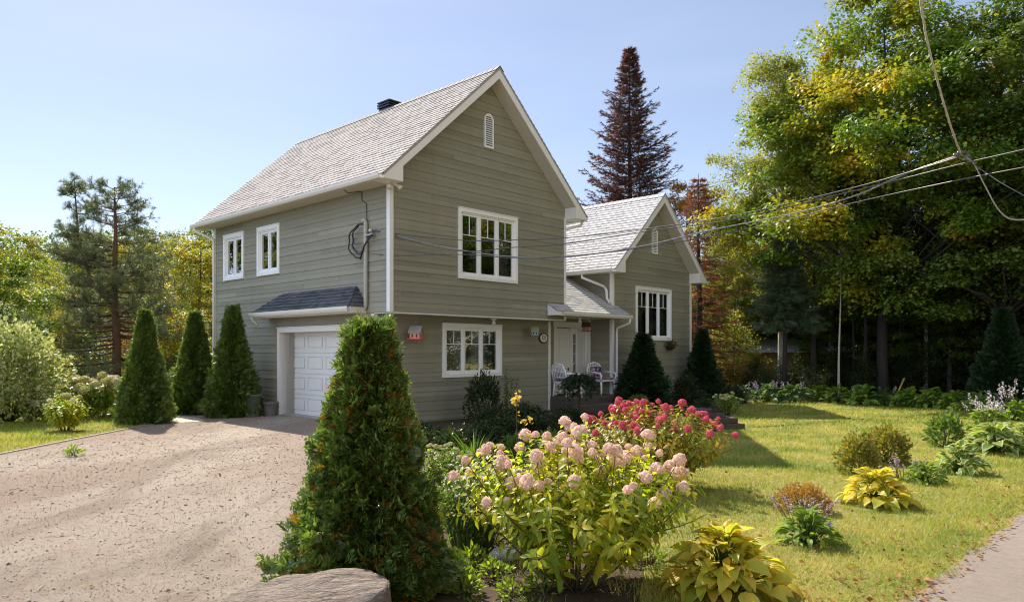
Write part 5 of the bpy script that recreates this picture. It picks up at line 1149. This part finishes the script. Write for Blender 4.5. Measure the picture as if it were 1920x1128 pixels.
# weeds around the base of the hydrangea
WD = shrub_meshes(7, .16, .14, 130, .06, M['lime_leaf'], LANCE, base=.3, stems=14)
wl = ['weed tuft below the white stone slab', 'weed tuft left of the white stone slab, by the big cedar', 'weed tuft behind the white stone slab', 'weed tuft at the foot of the big cedar', 'weed tuft under the pink hydrangea', 'weed tuft between hydrangea and golden hosta', 'weed tuft at the bottom edge below the red brown rock', 'weed tuft at the gravel edge by the left lawn']
for k, (px, py, s) in enumerate([(930, 1085, .8), (885, 1062, .9), (925, 1020, 1.1), (872, 1115, .8), (1020, 1110, .8), (1215, 1060, .9), (960, 1122, .7), (140, 855, .9)]): shrub('weed_tuft', wl[k], G(px, py), WD, s, k, 'weeds in the garden bed', 'weed')
P = frustum_pts(60000, 4.3, 8.5, [G(860, 1300)[:2], G(1210, 1300)[:2], G(1250, 1010)[:2], G(1180, 960)[:2], G(960, 960)[:2], G(870, 1060)[:2]]); keep = (np.sin(P[:, 0] * 9) + np.sin(P[:, 1] * 7 + P[:, 0] * 4) + rng.normal(0, .6, len(P))) > .5
grass('grass', P[keep], .0, .03, .08, M['grass'])

# ---- stones, planter
def rock(name, label, cat_, loc, sx, sy, sz, seed, mat, rz=0., flat=.5, sub=4, layers=0.0, tilt=0.0):
    import bmesh
    bm = bmesh.new(); bmesh.ops.create_icosphere(bm, subdivisions=sub, radius=1); r = np.random.default_rng(seed); ph = r.uniform(0, 6.28, (6, 3)); fr = r.uniform(1.2, 4.5, (6, 3))
    for v in bm.verts:
        c = v.co.copy(); d = sum(math.sin(fr[i] @ np.array(c) + ph[i][0]) * .05 / (1 + .3 * i) for i in range(6)); c = c * (1 + d)
        if c.z > flat: c.z = flat + (c.z - flat) * .12 + .03 * math.sin(c.x * 5 + ph[0][0]) * math.sin(c.y * 3 + 1)
        if layers:
            if c.x > .80: c.x = .80 + (c.x - .80) * .25
            q = c.y * 5 + .3 * math.sin(c.x * 2.2 + 1) + .06 * math.sin(c.x * 11); c.z += layers * ((q % 1.0) - .5) * (1 if c.z > flat - .12 else .3) + layers * .5 * math.sin(c.x * 4 + 1) * math.sin(c.y * 5) + tilt * c.x
        v.co = (c.x * sx, c.y * sy, c.z * sz)
    me = bpy.data.meshes.new(name); bm.to_mesh(me); bm.free(); me.polygons.foreach_set('use_smooth', [True] * len(me.polygons)); o = put(name, me, None, loc, rz, mat); tag(o, label, cat_); return o
def stone_mat(name, cols, bands=True):
    m, n, b, o = new_mat(name); f = noise(n, 7, 7, .7, 'Object', (1.0, 4, 3) if bands else None, 1.2); c = ramp(n, cols, f); f2 = noise(n, 38, 4, .7, 'Object', (.6, 3, 2) if bands else None); c = mixc(n, .8, c, ramp(n, [(.5, .5, .5), (1.35, 1.35, 1.35)], f2), 'MULTIPLY')
    n.links.new(c, b.inputs['Base Color']); b.inputs['Roughness'].default_value = .85; bump(n, mathn(n, 'ADD', f, mathn(n, 'MULTIPLY', f2, .5)), 1.0, .06, b); return m
rock('boulder', 'flat topped grey boulder at the bottom edge before the big cedar', 'boulder', Vector((-1.10, 3.9, -.02)), .53, .42, .72, 4, stone_mat('banded_grey_stone', [(.05, .038, .03, .25), (.22, .165, .13, .38), (.38, .295, .235, .52), (.48, .385, .315, .8)]), .1, .55, 6, .05, .07)
rock('stepping_stone', 'round pale stone slab lying left of the pink hydrangea stems', 'stone', Vector((*G(948, 1046)[:2], .03)), .13, .11, .075, 9, stone_mat('pale_stone', [(.55, .52, .48), (.80, .77, .72)], False), 0, .5, 3)
rock('rock', 'blocky red brown rock in front of the pale stone slab', 'rock', Vector((*G(918, 1072)[:2], .0)), .08, .07, .10, 12, stone_mat('red_brown_stone', [(.20, .11, .08), (.34, .22, .17)], False), .4, .6, 3)
tm = plain('weathered_timber', (.07, .055, .042), .9, .25, 6, bmp=.4)
pb = G(1356, 806); t = thing('timber_planter', 'raised bed of stacked dark weathered timbers at the lawn corner', 'planter', pb, .35, scale=.75)
for k, (x0, x1, y0, y1, z0, z1) in enumerate([(-.55, .50, -.10, .06, 0, .17), (.50, .66, -.10, .8, 0, .17), (-.5, .36, .02, .18, .175, .33), (.36, .52, .02, .85, .175, .33), (-.9, .2, .16, .30, .335, .46)]):
    mb = MB(); mb.box(x0, x1, y0, y1, z0, z1); mb.build('timber', tm, t, bevel=.015)
mb = MB(); mb.box(-.5, .36, .18, .85, .0, .30); mb.build('soil_fill', M['soil'], t)
POTF = shrub_meshes(11, .20, .18, 600, .045, M['dark_leaf'], base=.3)
t = thing('flower_pot', 'blue glazed pot with a dark bushy plant on the timber planter', 'pot', pb + Vector((-.34, .30, .25)))
mb = MB(); mb.lathe([(0, 0), (.12, 0), (.16, .16), (.175, .17), (.175, .20), (.15, .20), (.13, .12), (0, .1)], 18, cap=False); mb.build('body', plain('blue_glaze', (.10, .12, .20), .3, .15, 8), t, True)
mb = MB(); mb.lathe([(.14, .14), (.14, .15), (0, .155)], 14); mb.build('potting_soil', M['soil'], t); o = put('foliage', POTF[1], t); o.location = (0, 0, .16)
t = thing('wall_basket', 'small basket of dark red flowers hanging below the wing window', 'flower basket', W_(11.35, V2 - .14, Z(.02)), HA)
mb = MB(); mb.lathe([(0, -.02), (.08, 0), (.14, .10), (.145, .12), (.12, .12), (0, .1)], 14, cap=False); mb.build('body', plain('dark_basket', (.03, .02, .02), .8, .1), t)
r = np.random.default_rng(15); n = 170; P = r.normal(0, 1, (n, 3)) * (.13, .09, .06) + (0, -.02, .16); V, T = scatter(*LEAF, P, rdir(r, n), rdir(r, n) + (0, 0, .6), .06); put('foliage', tri_mesh('foliage', V, T, M['dark_leaf']), t)
n = 50; P = r.normal(0, 1, (n, 3)) * (.13, .09, .06) + (0, -.05, .16); V, T = scatter(*FLOR, P, rdir(r, n), rdir(r, n) + (0, -1, .6), .035); put('blossom', tri_mesh('blossom', V, T, plain('dark_red_petal', (.28, .02, .03), .6, .2)), t)
mb = MB(); mb.tube([(-.12, 0, .12), (0, .02, .38), (.12, 0, .12)], .004, 4); mb.tube([(0, .02, .38), (0, .14, .40)], .006, 4); mb.build('hook', M['black'], t)
mb = MB(); a, b = At(1676, 742, 24.0), At(1696, 708, 24.2); mb.tube([(a.x, a.y, 0), tuple(b)], .028, 8); o = mb.build('leaning_pole', plain('yellow_paint', (.42, .32, .06), .6, .1), None, True); tag(o, 'yellow pole leaning in front of the dark forest border', 'pole')

# ------------------------------------------------------------------ trees
MAPLE = broad(1, 13.5, [(.20, 2.2), (.32, 3.6), (.5, 4.3), (.7, 3.7), (.88, 2.2), (1.0, .5)], 190, 620, .105, .20, .46, LOBED, .62, M['maple'], M['bark'], nlimb=90, name='maple', edge=.34, droop=.3, lump=.5, bough=.85)
BIRCH = broad(2, 13.2, [(.25, 1.2), (.35, 2.0), (.5, 2.3), (.65, 2.0), (.85, 1.2), (1.0, .2)], 230, 330, .08, .14, .36, LEAF, .9, M['birch_leaf'], M['birch'], nlimb=60, name='birch', lump=.45, droop=.4, bough=.46)
MIDT = broad(3, 9.0, [(.12, 1.5), (.3, 2.3), (.55, 2.5), (.8, 1.6), (1.0, .3)], 95, 340, .11, .13, .38, LEAF, .65, M['green_leaf'], M['bark'], nlimb=40, name='tree', lump=.45, bough=.62, edge=.36)
MIDT2 = broad(4, 9.0, [(.06, 1.4), (.3, 2.0), (.6, 1.9), (.85, 1.2), (1.0, .2)], 100, 280, .095, .12, .36, LEAF, .7, M['yellow_leaf'], M['bark'], nlimb=40, name='tree', lump=.45, bough=.52, edge=.38)
SAPL = broad(5, 4.0, [(.05, .9), (.3, 1.2), (.6, 1.1), (1.0, .2)], 90, 60, .11, .04, .30, LEAF, .7, M['green_leaf'], M['bark'], nlimb=30, name='sapling', lump=.4)
def conifer(seed, H, R, whorls, per, mat, bark, tmpl, nsize, droop=.15, up=.2, needle=24, tr=.16, z0=.06, name='spruce', bare=0., twigs=10, sag=.0, shape=1.0, density=1.0, tw=.007):
    r = np.random.default_rng(seed); mb = MB(); mb.tube([(0, 0, -.05), (.04, 0, H * .4), (-.03, .03, H * .75), (0, 0, H)], [tr, tr * .72, tr * .34, .01], 8); P, D, S_ = [], [], []
    for k in range(whorls):
        t = z0 + (1 - z0) * (k / whorls) ** 1.0; z = H * t; Lb = R * (1 - t) ** shape * r.uniform(.8, 1.12) + .10
        for q in range(per):
            a = 6.283 * q / per + k * 1.1 + r.normal(0, .25); l = Lb * r.uniform(.55, 1.15); ca, sa = math.cos(a), math.sin(a)
            p1 = Vector((l * .5 * ca, l * .5 * sa, z + r.normal(0, .04) - droop * l * .35 + up * l * .2)); p2 = Vector((l * ca, l * sa, z - droop * l * .6 + up * l * .9)); pts = [Vector(x) for x in bez(np.array((0, 0, z)), np.array(p1 - Vector((0, 0, .1 * l))), np.array(p2), 6)]
            b0 = max(.006, .028 * l / max(R, .5) * (tr / .16)); mb.tube(pts, [b0, b0 * .8, b0 * .65, b0 * .5, b0 * .35, .004], 4, cap=False)
            for w_ in range(twigs):
                u = .18 + .82 * (w_ + r.random()) / twigs; i = min(int(u * 5), 4); p = pts[i].lerp(pts[i + 1], u * 5 - i); sg = 1 if w_ % 2 else -1; dirv = Vector((ca, sa, up * .6)) * .8 + Vector((-sa, ca, 0)) * sg * r.uniform(.5, 1.1) + Vector((0, 0, -sag + r.normal(0, .15))); tl = l * .32 * (1.15 - u * .7) * r.uniform(.7, 1.2) + .05; e = p + dirv.normalized() * tl
                mb.tube([p, e], [tw, tw * .4], 3, cap=False)
                if r.random() < bare: continue
                m_ = max(1, int(tl / nsize * 1.6 * density))
                for g in range(m_): P.append(p.lerp(e, (g + .7) / m_)); D.append(dirv); S_.append(nsize)
            if r.random() >= bare: P.append(pts[-1]); D.append(pts[-1] - pts[-2]); S_.append(nsize)
    P = np.array([tuple(p) for p in P]); D = np.array([tuple(d) for d in D]); V, T = scatter(*tmpl, P, D, rdir(r, len(P)), np.array(S_) * r.uniform(.75, 1.3, len(P)))
    return mb.mesh(name + '_trunk', bark, True), tri_mesh(name + '_crown', V, T, mat)
FL = needle_template(9, 5, .7, .09)
DEAD = conifer(1, 18.2, 4.7, 74, 7, M['dead_needle'], M['bark_dark'], FL, .19, .0, .42, tr=.22, tw=.016, z0=.1, name='dead_spruce', bare=.5, twigs=15, shape=.85, density=.8)
REDS = conifer(2, 10.5, 2.3, 34, 6, M['red_needle'], M['bark_dark'], FL, .16, .25, .15, tr=.15, tw=.012, z0=.1, name='red_spruce', bare=.55, twigs=10, sag=.3, shape=.8, density=.8)
SPRU = conifer(3, 6.2, 2.0, 20, 6, M['spruce'], M['bark_dark'], BRUSH, .15, .3, .22, tr=.10, z0=.42, name='spruce', twigs=12, sag=.1, shape=.8, density=1.3)
DSPR = conifer(4, 9.0, 1.6, 30, 6, M['pine'], M['bark_dark'], BRUSH, .18, .2, .1, tr=.12, z0=.05, name='dark_spruce', twigs=9, sag=.2, shape=.85, density=1.0)
def pine_meshes(seed, H, R, tr, nb=105, two=True):
    r = np.random.default_rng(seed); mb = MB(); tp = [Vector((0, 0, -.05)), Vector((.05, 0, H * .25)), Vector((-.08, .05, H * .5)), Vector((.0, 0, H * .75)), Vector((-.05, 0, H * .99))]; mb.tube(tp, [tr, tr * .85, tr * .65, tr * .4, .02], 9); P, D = [], []
    def along(path, u): q = u * (len(path) - 1); i = min(int(q), len(path) - 2); return path[i].lerp(path[i + 1], q - i)
    trunks = [(tp, 1.)]
    if two:
        t2 = [along(tp, .42), Vector((-1.0, .2, H * .55)), Vector((-1.45, .2, H * .75)), Vector((-1.60, .2, H * 1.02))]; mb.tube(t2, [tr * .5, tr * .4, tr * .25, .015], 7); trunks.append((t2, .45))
    for path, wgt in trunks:
        for k in range(int(nb * wgt)):
            u = r.uniform(.16 if wgt == 1 else .3, 1.0) ** 1.05; p = along(path, u); a = r.uniform(0, 6.28); l = (R if wgt == 1 else R * .42) * (1.15 - .95 * u) * r.uniform(.6, 1.1) * 1.0; ca, sa = math.cos(a), math.sin(a); e = p + Vector((l * ca, l * sa, l * (-.05 + .5 * u * u) * r.uniform(.4, 1.4))); c = p.lerp(e, .55) + Vector((0, 0, -.08 * l)); bt = [Vector(x) for x in bez(np.array(p), np.array(c), np.array(e), 6)]; b0 = tr * .26 * (1.1 - u * .7); mb.tube(bt, [b0, b0 * .8, b0 * .6, b0 * .45, b0 * .3, .008], 5)
            for w_ in range(int(3 + 4.4 * l)):
                v_ = r.uniform(.3, 1.); q = along(bt, v_); dv = Vector((ca, sa, .4)) * .6 + Vector(r.normal(0, .55, 3)); tl = min(.55, l * .3) * r.uniform(.5, 1.1) + .08; f = q + dv.normalized() * tl + Vector((0, 0, .15 * tl)); mb.tube([q, f], [.012, .006], 4, cap=False)
                for g in range(6): P.append(q.lerp(f, .15 + .85 * g / 5) + Vector(r.normal(0, .05, 3))); D.append((f - q).normalized() + Vector((0, 0, .45)))
    P = np.array([tuple(p) for p in P]); D = np.array([tuple(d) for d in D]); V, T = scatter(*TUFT, P, D, rdir(r, len(P)), .145 * r.uniform(.75, 1.25, len(P)))
    return mb.mesh('pine_trunk', M['bark_red'], True), tri_mesh('pine_crown', V, T, M['pine'])
PINE = pine_meshes(6, 7.6, 3.3, .17)
def gz_(p): return Vector((p[0], p[1], hill(p[0], p[1]) - .02))
def plant_tree(px, Y, *a, **k):
    x = (px - CX) / FPX * Y; return gz_((x, Y))
tree('pine_tree', 'tall pine with forked top and reddish trunk behind the left lawn', PINE, plant_tree(217, 26, 0), 0, 1.0)
tree('dead_spruce', 'tall bare spire of a dead spruce rising behind the house', DEAD, plant_tree(1181, 40), 0, 1.0)
tree('red_needled_spruce', 'dying spruce with rust red needles right of the wing', REDS, plant_tree(1310, 28.5), 0, (1.0, 1.0, .82))
tree('birch_tree', 'low yellow birch farther back between the rust red spruce and tall birches', BIRCH, plant_tree(1385, 32), 2, (.8, .8, .58), mat=M['birch_leaf'])
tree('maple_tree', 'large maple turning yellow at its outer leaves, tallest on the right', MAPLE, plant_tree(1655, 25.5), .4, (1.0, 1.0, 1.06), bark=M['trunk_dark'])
tree('maple_tree', 'dark maple cut by the right edge of the photo', MAPLE, plant_tree(1880, 24), 2.4, (1.0, 1.0, 1.0), mat=M['green_leaf'])
tree('birch_tree', 'slender pale leaved birch at the left of the right hand forest', BIRCH, plant_tree(1465, 27.5), 0, (1.0, 1.0, 1.02))
tree('birch_tree', 'shorter birch with yellow leaves behind the rust red spruce', BIRCH, plant_tree(1395, 36), 2, (.85, .85, .72), mat=M['yellow_leaf'])
tree('birch_tree', 'birch with thin upright crown behind the big maple', BIRCH, plant_tree(1560, 31), 4, (1.0, 1.0, 1.12))
tree('birch_tree', 'tall sparse birch showing sky at the upper right corner', BIRCH, plant_tree(1905, 31), 1, (1.0, 1.0, 1.2), mat=M['russet_leaf'])
tree('spruce_tree', 'blue green spruce below the birch in front of the metal roofed shed', SPRU, plant_tree(1470, 26), 0, (1, 1, .95))
gs = 'background trees right of the house'
for k, (px, Y, m_, s, mt, lb) in enumerate([
    (1290, 36, MIDT2, 1.17, 'russet_leaf', 'russet tree behind the wing roof, left of the small pine'), (1245, 48, MIDT2, 1.05, 'yellow_leaf', 'yellow tree peeping over the wing roof ridge'),
    (1330, 46, DSPR, .95, None, 'small dark spruce top between the russet tree and the birches'), (1100, 46, MIDT2, .95, 'yellow_leaf', 'yellow brown tree between main gable and dead spruce'),
    (1160, 50, MIDT2, .85, 'russet_leaf', 'russet tree at the foot of the dead spruce'), (1440, 42, MIDT, 1.05, 'yellow_leaf', 'yellow tree far behind the pale birch'),
    (1540, 38, MIDT, 1.15, 'green_leaf', 'green tree filling the gap left of the big maple trunk'), (1640, 35, MIDT, 1.2, None, 'dark green tree straight behind the big maple'), (1740, 36, MIDT, 1.3, None, 'dark green tree behind and right of the big maple'),
    (1830, 33, MIDT, 1.3, None, 'dark tree behind the right edge maple'), (1920, 30, MIDT, 1.2, None, 'dark tree at the far right edge'), (1345, 40, MIDT2, .75, 'yellow_leaf', 'low yellow tree behind the rust red spruce'), (1490, 33, MIDT, .8, None, 'low green tree behind the blue green spruce'), (2010, 26, MIDT, 1.3, None, 'tree beyond the right edge, crown reaching into the photo'), (1688, 26.6, MIDT, .56, None, 'low leafy tree just right of the leaning yellow pole'), (1768, 26.2, MIDT, .60, None, 'low leafy tree under the gap between the two maples'), (1838, 25.8, MIDT, .52, None, 'low leafy tree under the right edge maple'), (1900, 26.8, MIDT, .58, None, 'low leafy tree behind the flower stalks at the right edge'), (1545, 29.2, MIDT, .42, None, 'low leafy tree hanging in front of the shed roof')]):
    tree('background_tree' if m_ is not DSPR else 'dark_spruce', lb, m_, plant_tree(px, Y), k * 1.7, s, gs, mat=M[mt] if mt else None)
# young trees and undergrowth under the canopy
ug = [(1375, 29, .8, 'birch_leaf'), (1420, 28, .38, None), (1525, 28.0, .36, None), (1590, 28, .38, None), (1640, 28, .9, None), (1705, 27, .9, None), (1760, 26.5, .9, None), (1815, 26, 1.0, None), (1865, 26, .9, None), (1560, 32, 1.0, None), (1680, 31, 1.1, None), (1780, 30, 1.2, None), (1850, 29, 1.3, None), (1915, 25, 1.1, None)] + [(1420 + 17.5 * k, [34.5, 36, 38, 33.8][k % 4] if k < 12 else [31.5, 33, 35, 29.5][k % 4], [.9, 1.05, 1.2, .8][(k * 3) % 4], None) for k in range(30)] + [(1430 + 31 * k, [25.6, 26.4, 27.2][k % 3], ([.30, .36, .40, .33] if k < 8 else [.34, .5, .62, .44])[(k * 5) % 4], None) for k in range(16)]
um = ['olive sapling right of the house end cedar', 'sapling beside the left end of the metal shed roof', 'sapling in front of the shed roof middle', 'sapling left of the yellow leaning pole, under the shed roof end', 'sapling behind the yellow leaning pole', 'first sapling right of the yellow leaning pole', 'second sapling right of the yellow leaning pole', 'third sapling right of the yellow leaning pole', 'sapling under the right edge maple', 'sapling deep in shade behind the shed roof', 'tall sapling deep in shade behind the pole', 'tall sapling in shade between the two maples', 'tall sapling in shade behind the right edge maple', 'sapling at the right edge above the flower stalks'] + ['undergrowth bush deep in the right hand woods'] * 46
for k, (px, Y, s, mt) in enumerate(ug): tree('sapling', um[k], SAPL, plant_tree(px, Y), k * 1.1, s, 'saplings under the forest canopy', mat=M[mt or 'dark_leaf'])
# bare trunks standing in the shade
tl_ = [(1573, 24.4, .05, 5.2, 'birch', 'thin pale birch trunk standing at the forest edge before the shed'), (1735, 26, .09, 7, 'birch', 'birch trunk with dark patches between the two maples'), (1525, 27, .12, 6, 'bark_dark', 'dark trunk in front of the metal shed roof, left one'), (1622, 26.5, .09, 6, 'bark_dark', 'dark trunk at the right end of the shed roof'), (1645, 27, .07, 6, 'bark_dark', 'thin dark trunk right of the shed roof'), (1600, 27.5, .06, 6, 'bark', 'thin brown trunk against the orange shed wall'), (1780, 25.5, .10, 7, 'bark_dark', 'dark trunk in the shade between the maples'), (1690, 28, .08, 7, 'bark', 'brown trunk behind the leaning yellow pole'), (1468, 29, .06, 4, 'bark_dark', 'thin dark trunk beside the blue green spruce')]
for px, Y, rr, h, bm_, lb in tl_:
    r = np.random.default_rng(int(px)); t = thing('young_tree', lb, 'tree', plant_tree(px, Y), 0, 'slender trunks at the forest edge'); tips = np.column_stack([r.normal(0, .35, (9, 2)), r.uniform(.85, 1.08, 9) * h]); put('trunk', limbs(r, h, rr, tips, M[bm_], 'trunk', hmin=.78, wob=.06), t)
    C = np.concatenate([tips, tips + r.normal(0, .3, tips.shape)]); V, T = leaf_cloud(r, C, 45, .3, .12, LEAF); put('crown', tri_mesh('crown', V, T, M['green_leaf']), t)
# left side
tree('broadleaf_tree', 'green leafy tree cut by the left edge of the photo', MIDT, plant_tree(-30, 22), 0, (.72, .72, .66), mat=M['maple'])
tree('broadleaf_tree', 'yellowing tree touching the far left corner of the house', MIDT2, plant_tree(372, 31), 2, (.85, .85, .74))
tree('broadleaf_tree', 'yellow green tree between the pine and house corner', MIDT2, plant_tree(318, 36), 3, (.9, .9, .66), mat=M['maple'])
WIL = shrub_meshes(21, 1.05, 1.1, 9000, .085, M['pale_leaf'], base=.9, lump=.16, stems=60, solid=.35)
shrub('variegated_willow', 'large round cream variegated willow bush at the left edge', G(18, 792), WIL, (1.12, 1.12, 1.12))
gl = 'trees on the slope left of the house'
hl = [(-45, 46, MIDT, .66, None, 'green tree at the left edge'), (35, 52, MIDT, .75, 'birch_leaf', 'first green tree on the left slope'), (80, 44, MIDT, .55, 'birch_leaf', 'olive tree left of the pine'), (120, 40, MIDT2, .55, 'yellow_leaf', 'low yellow tree behind the pine fork'), (150, 58, DSPR, .65, None, 'dark spruce on the slope, left of the pine trunk'), (178, 50, MIDT, .75, 'birch_leaf', 'olive tree behind the pine crown, left half'), (230, 46, MIDT2, .7, 'yellow_leaf', 'yellow tree seen under the pine crown'), (255, 56, MIDT, .8, None, 'green tree behind the pine crown, right half'), (285, 62, DSPR, .5, None, 'dark spruce tip right of the pine'), (300, 50, MIDT, .7, 'birch_leaf', 'olive tree right of the pine'), (330, 64, DSPR, .5, None, 'second dark spruce tip near the house eave'), (352, 48, MIDT2, .75, 'birch_leaf', 'olive tree below the dark spruce tips'), (395, 52, MIDT, .8, None, 'green tree behind the far house corner'), (60, 34, SAPL, .9, None, 'dark bush behind the willow'), (150, 33, SAPL, .8, None, 'dark bush left of the pine trunk'), (250, 33, SAPL, .85, 'russet_leaf', 'russet bush right of the pine trunk'), (105, 30, SAPL, .6, 'yellow_leaf', 'yellow bush above the cream hydrangeas'), (295, 30, SAPL, .8, None, 'dark bush behind the free standing cedar'), (-60, 34, MIDT, .7, None, 'tree past the left edge above the willow'), (335, 27, SAPL, .75, 'yellow_leaf', 'yellow bush between the two left cedars')]
for k, (px, Y, m_, s, mt, lb) in enumerate(hl): s = s * (1.34 if Y > 40 else 1.0); tree('dark_spruce' if m_ is DSPR else 'slope_tree', lb, m_, plant_tree(px, Y), k * 2.1, s, gl, mat=M[mt] if mt else None)
# a far wood closing the view
r = np.random.default_rng(77); n = 300; ang = np.linspace(-.75, .75, n) + r.normal(0, .004, n); Y = r.uniform(70, 105, n); C = np.column_stack([np.tan(ang) * Y, Y, [hill(math.tan(a_) * y_, y_) + 2.2 for a_, y_ in zip(ang, Y)]]); C = np.concatenate([C + np.array((0, 0, q)) for q in (-1.5, .5, 2.0)]); V, T = leaf_cloud(r, C, 150, 1.7, .42, LEAF, 1.0); o = put('far_woods', tri_mesh('far_woods', V, T, M['green_leaf'])); o['kind'] = 'stuff'
# trees across the road (seen in the window panes)
for k, (x, y, m_, s, mt) in enumerate([(22, 15.5, MAPLE, .95, None), (25, 19.5, MIDT2, 1.4, None), (23, 11, MIDT, 1.5, 'maple'), (28, 24, MAPLE, 1.0, None), (-24.5, 24, MIDT, 1.2, None), (-27, 19, MIDT2, 1.3, 'birch_leaf'), (17.5, 16.8, SAPL, .9, None), (19.5, 19.5, SAPL, 1.0, 'maple'), (19, 14, SAPL, 1.0, 'birch_leaf')]): tree('roadside_tree', ['maple across the road mirrored in the panes', 'yellow tree across the road mirrored in the panes', 'leafy green tree across the road mirrored in the panes', 'large maple far across the road at the right', 'green tree left of the drive mirrored in the side panes', 'olive tree left of the drive mirrored in the side panes', 'leafy sapling across the road mirrored in the lower panes', 'yellow green sapling across the road mirrored in the lower panes', 'olive sapling across the road mirrored in the lower panes'][k], m_, (x, y, 0), k, s, 'trees across the road', mat=M[mt] if mt else None)

# ------------------------------------------------------------------ shed, fence, cables
t = thing('shed', 'long shed with ribbed metal roof and orange wall behind the right trees', 'shed', (12.5, 30.5, 0), .05, scale=(1, 1, .80))
mb = MB(); mb.box(-2.6, 2.9, 0, 3.0, 0, 1.95); mb.build('wall', plain('orange_boards', (.30, .15, .045), .8, .2, 2), t)
mb = MB()
for k in range(26): x = -3.0 + 6.3 * k / 26; mb.prism([(-.45, 1.98), (3.4, 3.0), (3.4, 3.03), (-.45, 2.01)], x, x + .20, 0); mb.prism([(-.45, 2.01), (3.4, 3.03), (3.4, 3.06), (-.45, 2.045)], x + .20, x + .242, 0)
mb.build('roof', plain('galvanised_sheet', (.52, .54, .58), .38, .08, 3, .5), t)
t = thing('wooden_fence', 'low brown board fence with sloping top beyond the house end cedar', 'fence', (7.6, 29.2, 0), .1); mb = MB()
for k in range(16): x = k * .125; mb.box(x, x + .115, 0, .025, .02, .75 + .025 * k)
mb.build('board', plain('brown_fence_board', (.17, .10, .055), .85, .25, 5), t); mb = MB(); mb.prism([(-.02, .75), (2.02, 1.16), (2.02, 1.21), (-.02, .80)], -.03, .05, 1); mb.build('cap_rail', plain('grey_cap', (.25, .22, .19), .8, .15), t)
wire = plain('weathered_cable', (.10, .09, .09), .35, .15, 30, .4); bright = plain('bare_aluminium_cable', (.28, .265, .26), .35, .1, 30, .7)
def cable(name, label, pts, rad, mat, twist=0, group='cables from the house to the road'):
    """pts: (photo x, photo y, distance) of a hanging cable, smoothed"""
    P = [At(*p) for p in pts]; out = []
    for i in range(len(P) - 1):
        p0, p1, p2, p3 = P[max(i - 1, 0)], P[i], P[i + 1], P[min(i + 2, len(P) - 1)]
        for k in range(14):
            u = k / 14; out.append(.5 * ((2 * p1) + (p2 - p0) * u + (2 * p0 - 5 * p1 + 4 * p2 - p3) * u * u + (3 * p1 - p0 - 3 * p2 + p3) * u ** 3))
    out.append(P[-1]); mb = MB()
    if twist:
        for s in (0, 2.1, 4.2): mb.tube([p + Vector((0, math.cos(k * twist + s), math.sin(k * twist + s))) * rad * .9 for k, p in enumerate(out)], rad * .75, 4)
    else: mb.tube(out, rad, 5)
    o = mb.build(name, mat, None, True); tag(o, label, 'cable', group)
mw = W_(-.1, .5, Z(2.6))
cable('service_cable', 'thick twisted service cable sagging from the mast to the hub', [(700, 428, 15.9), (760, 446, 15.6), (860, 468, 15.2), (960, 481, 14.7), (1060, 482, 14.1), (1200, 462, 13.2), (1330, 432, 12.4), (1480, 402, 11.4), (1600, 368, 10.6), (1700, 325, 9.9), (1800, 291, 9.2)], .0085, bright, 1.3)
cable('thin_cable', 'upper thin cable running almost level across the window', [(697, 433, 15.9), (860, 450, 15.2), (960, 450, 14.7), (1060, 446, 14.1), (1200, 430, 13.2), (1370, 405, 12.1), (1600, 352, 10.6), (1800, 294, 9.2)], .009, wire)
cable('thin_cable', 'middle thin cable passing the right edge of the photo', [(712, 432, 15.85), (780, 455, 15.5), (870, 471, 15.1), (960, 464, 14.7), (1060, 457, 14.1), (1200, 435, 13.2), (1370, 412, 12.1), (1600, 358, 10.6), (1800, 308, 9.2), (1930, 278, 8.4), (2400, 165, 6.4), (2900, 60, 5.2)], .009, wire)
cable('thin_cable', 'lowest thin cable leaving the wall beside the service mast', [(696, 476, 15.85), (760, 479, 15.6), (870, 477, 15.2), (1000, 484, 14.4), (1200, 465, 13.2), (1420, 425, 11.8), (1560, 390, 10.9), (1700, 358, 10.0), (1930, 312, 8.4), (2400, 235, 6.4), (2900, 150, 5.2)], .008, wire)
cable('guy_rope', 'pale rope coming down from the top edge to the cable hub', [(1640, -800, 5.6), (1690, -320, 6.7), (1718, -60, 7.6), (1735, 60, 8.0), (1760, 160, 8.4), (1782, 235, 8.8), (1801, 288, 9.2)], .011, plain('pale_rope', (.42, .38, .28), .8, .1, 20), 1.0, None)
cable('guy_rope', 'dangling twisted rope end curling below the cable hub', [(1801, 290, 9.2), (1824, 305, 9.2), (1845, 345, 9.2), (1870, 390, 9.2), (1893, 410, 9.2), (1925, 412, 9.2)], .007, plain('frayed_rope', (.33, .30, .25), .8, .1, 20), 1.0, None)
cable('thin_cable', 'thin cable falling from the hub to the right edge', [(1803, 291, 9.2), (1850, 325, 8.9), (1930, 372, 8.4), (2300, 560, 7.0), (2500, 900, 6.6)], .006, wire)
mb = MB()
for k, (dx, dz) in enumerate(((-.05, .0), (.0, .03), (.06, -.02))): p = At(1803, 291, 9.2); mb.tube([p + Vector((dx - .05, 0, dz)), p + Vector((dx + .06, .02, dz + .01))], .02, 7)
o = mb.build('cable_clamp', wire, None, True); tag(o, 'knot of metal clamps where the overhead cables and ropes meet', 'clamp')
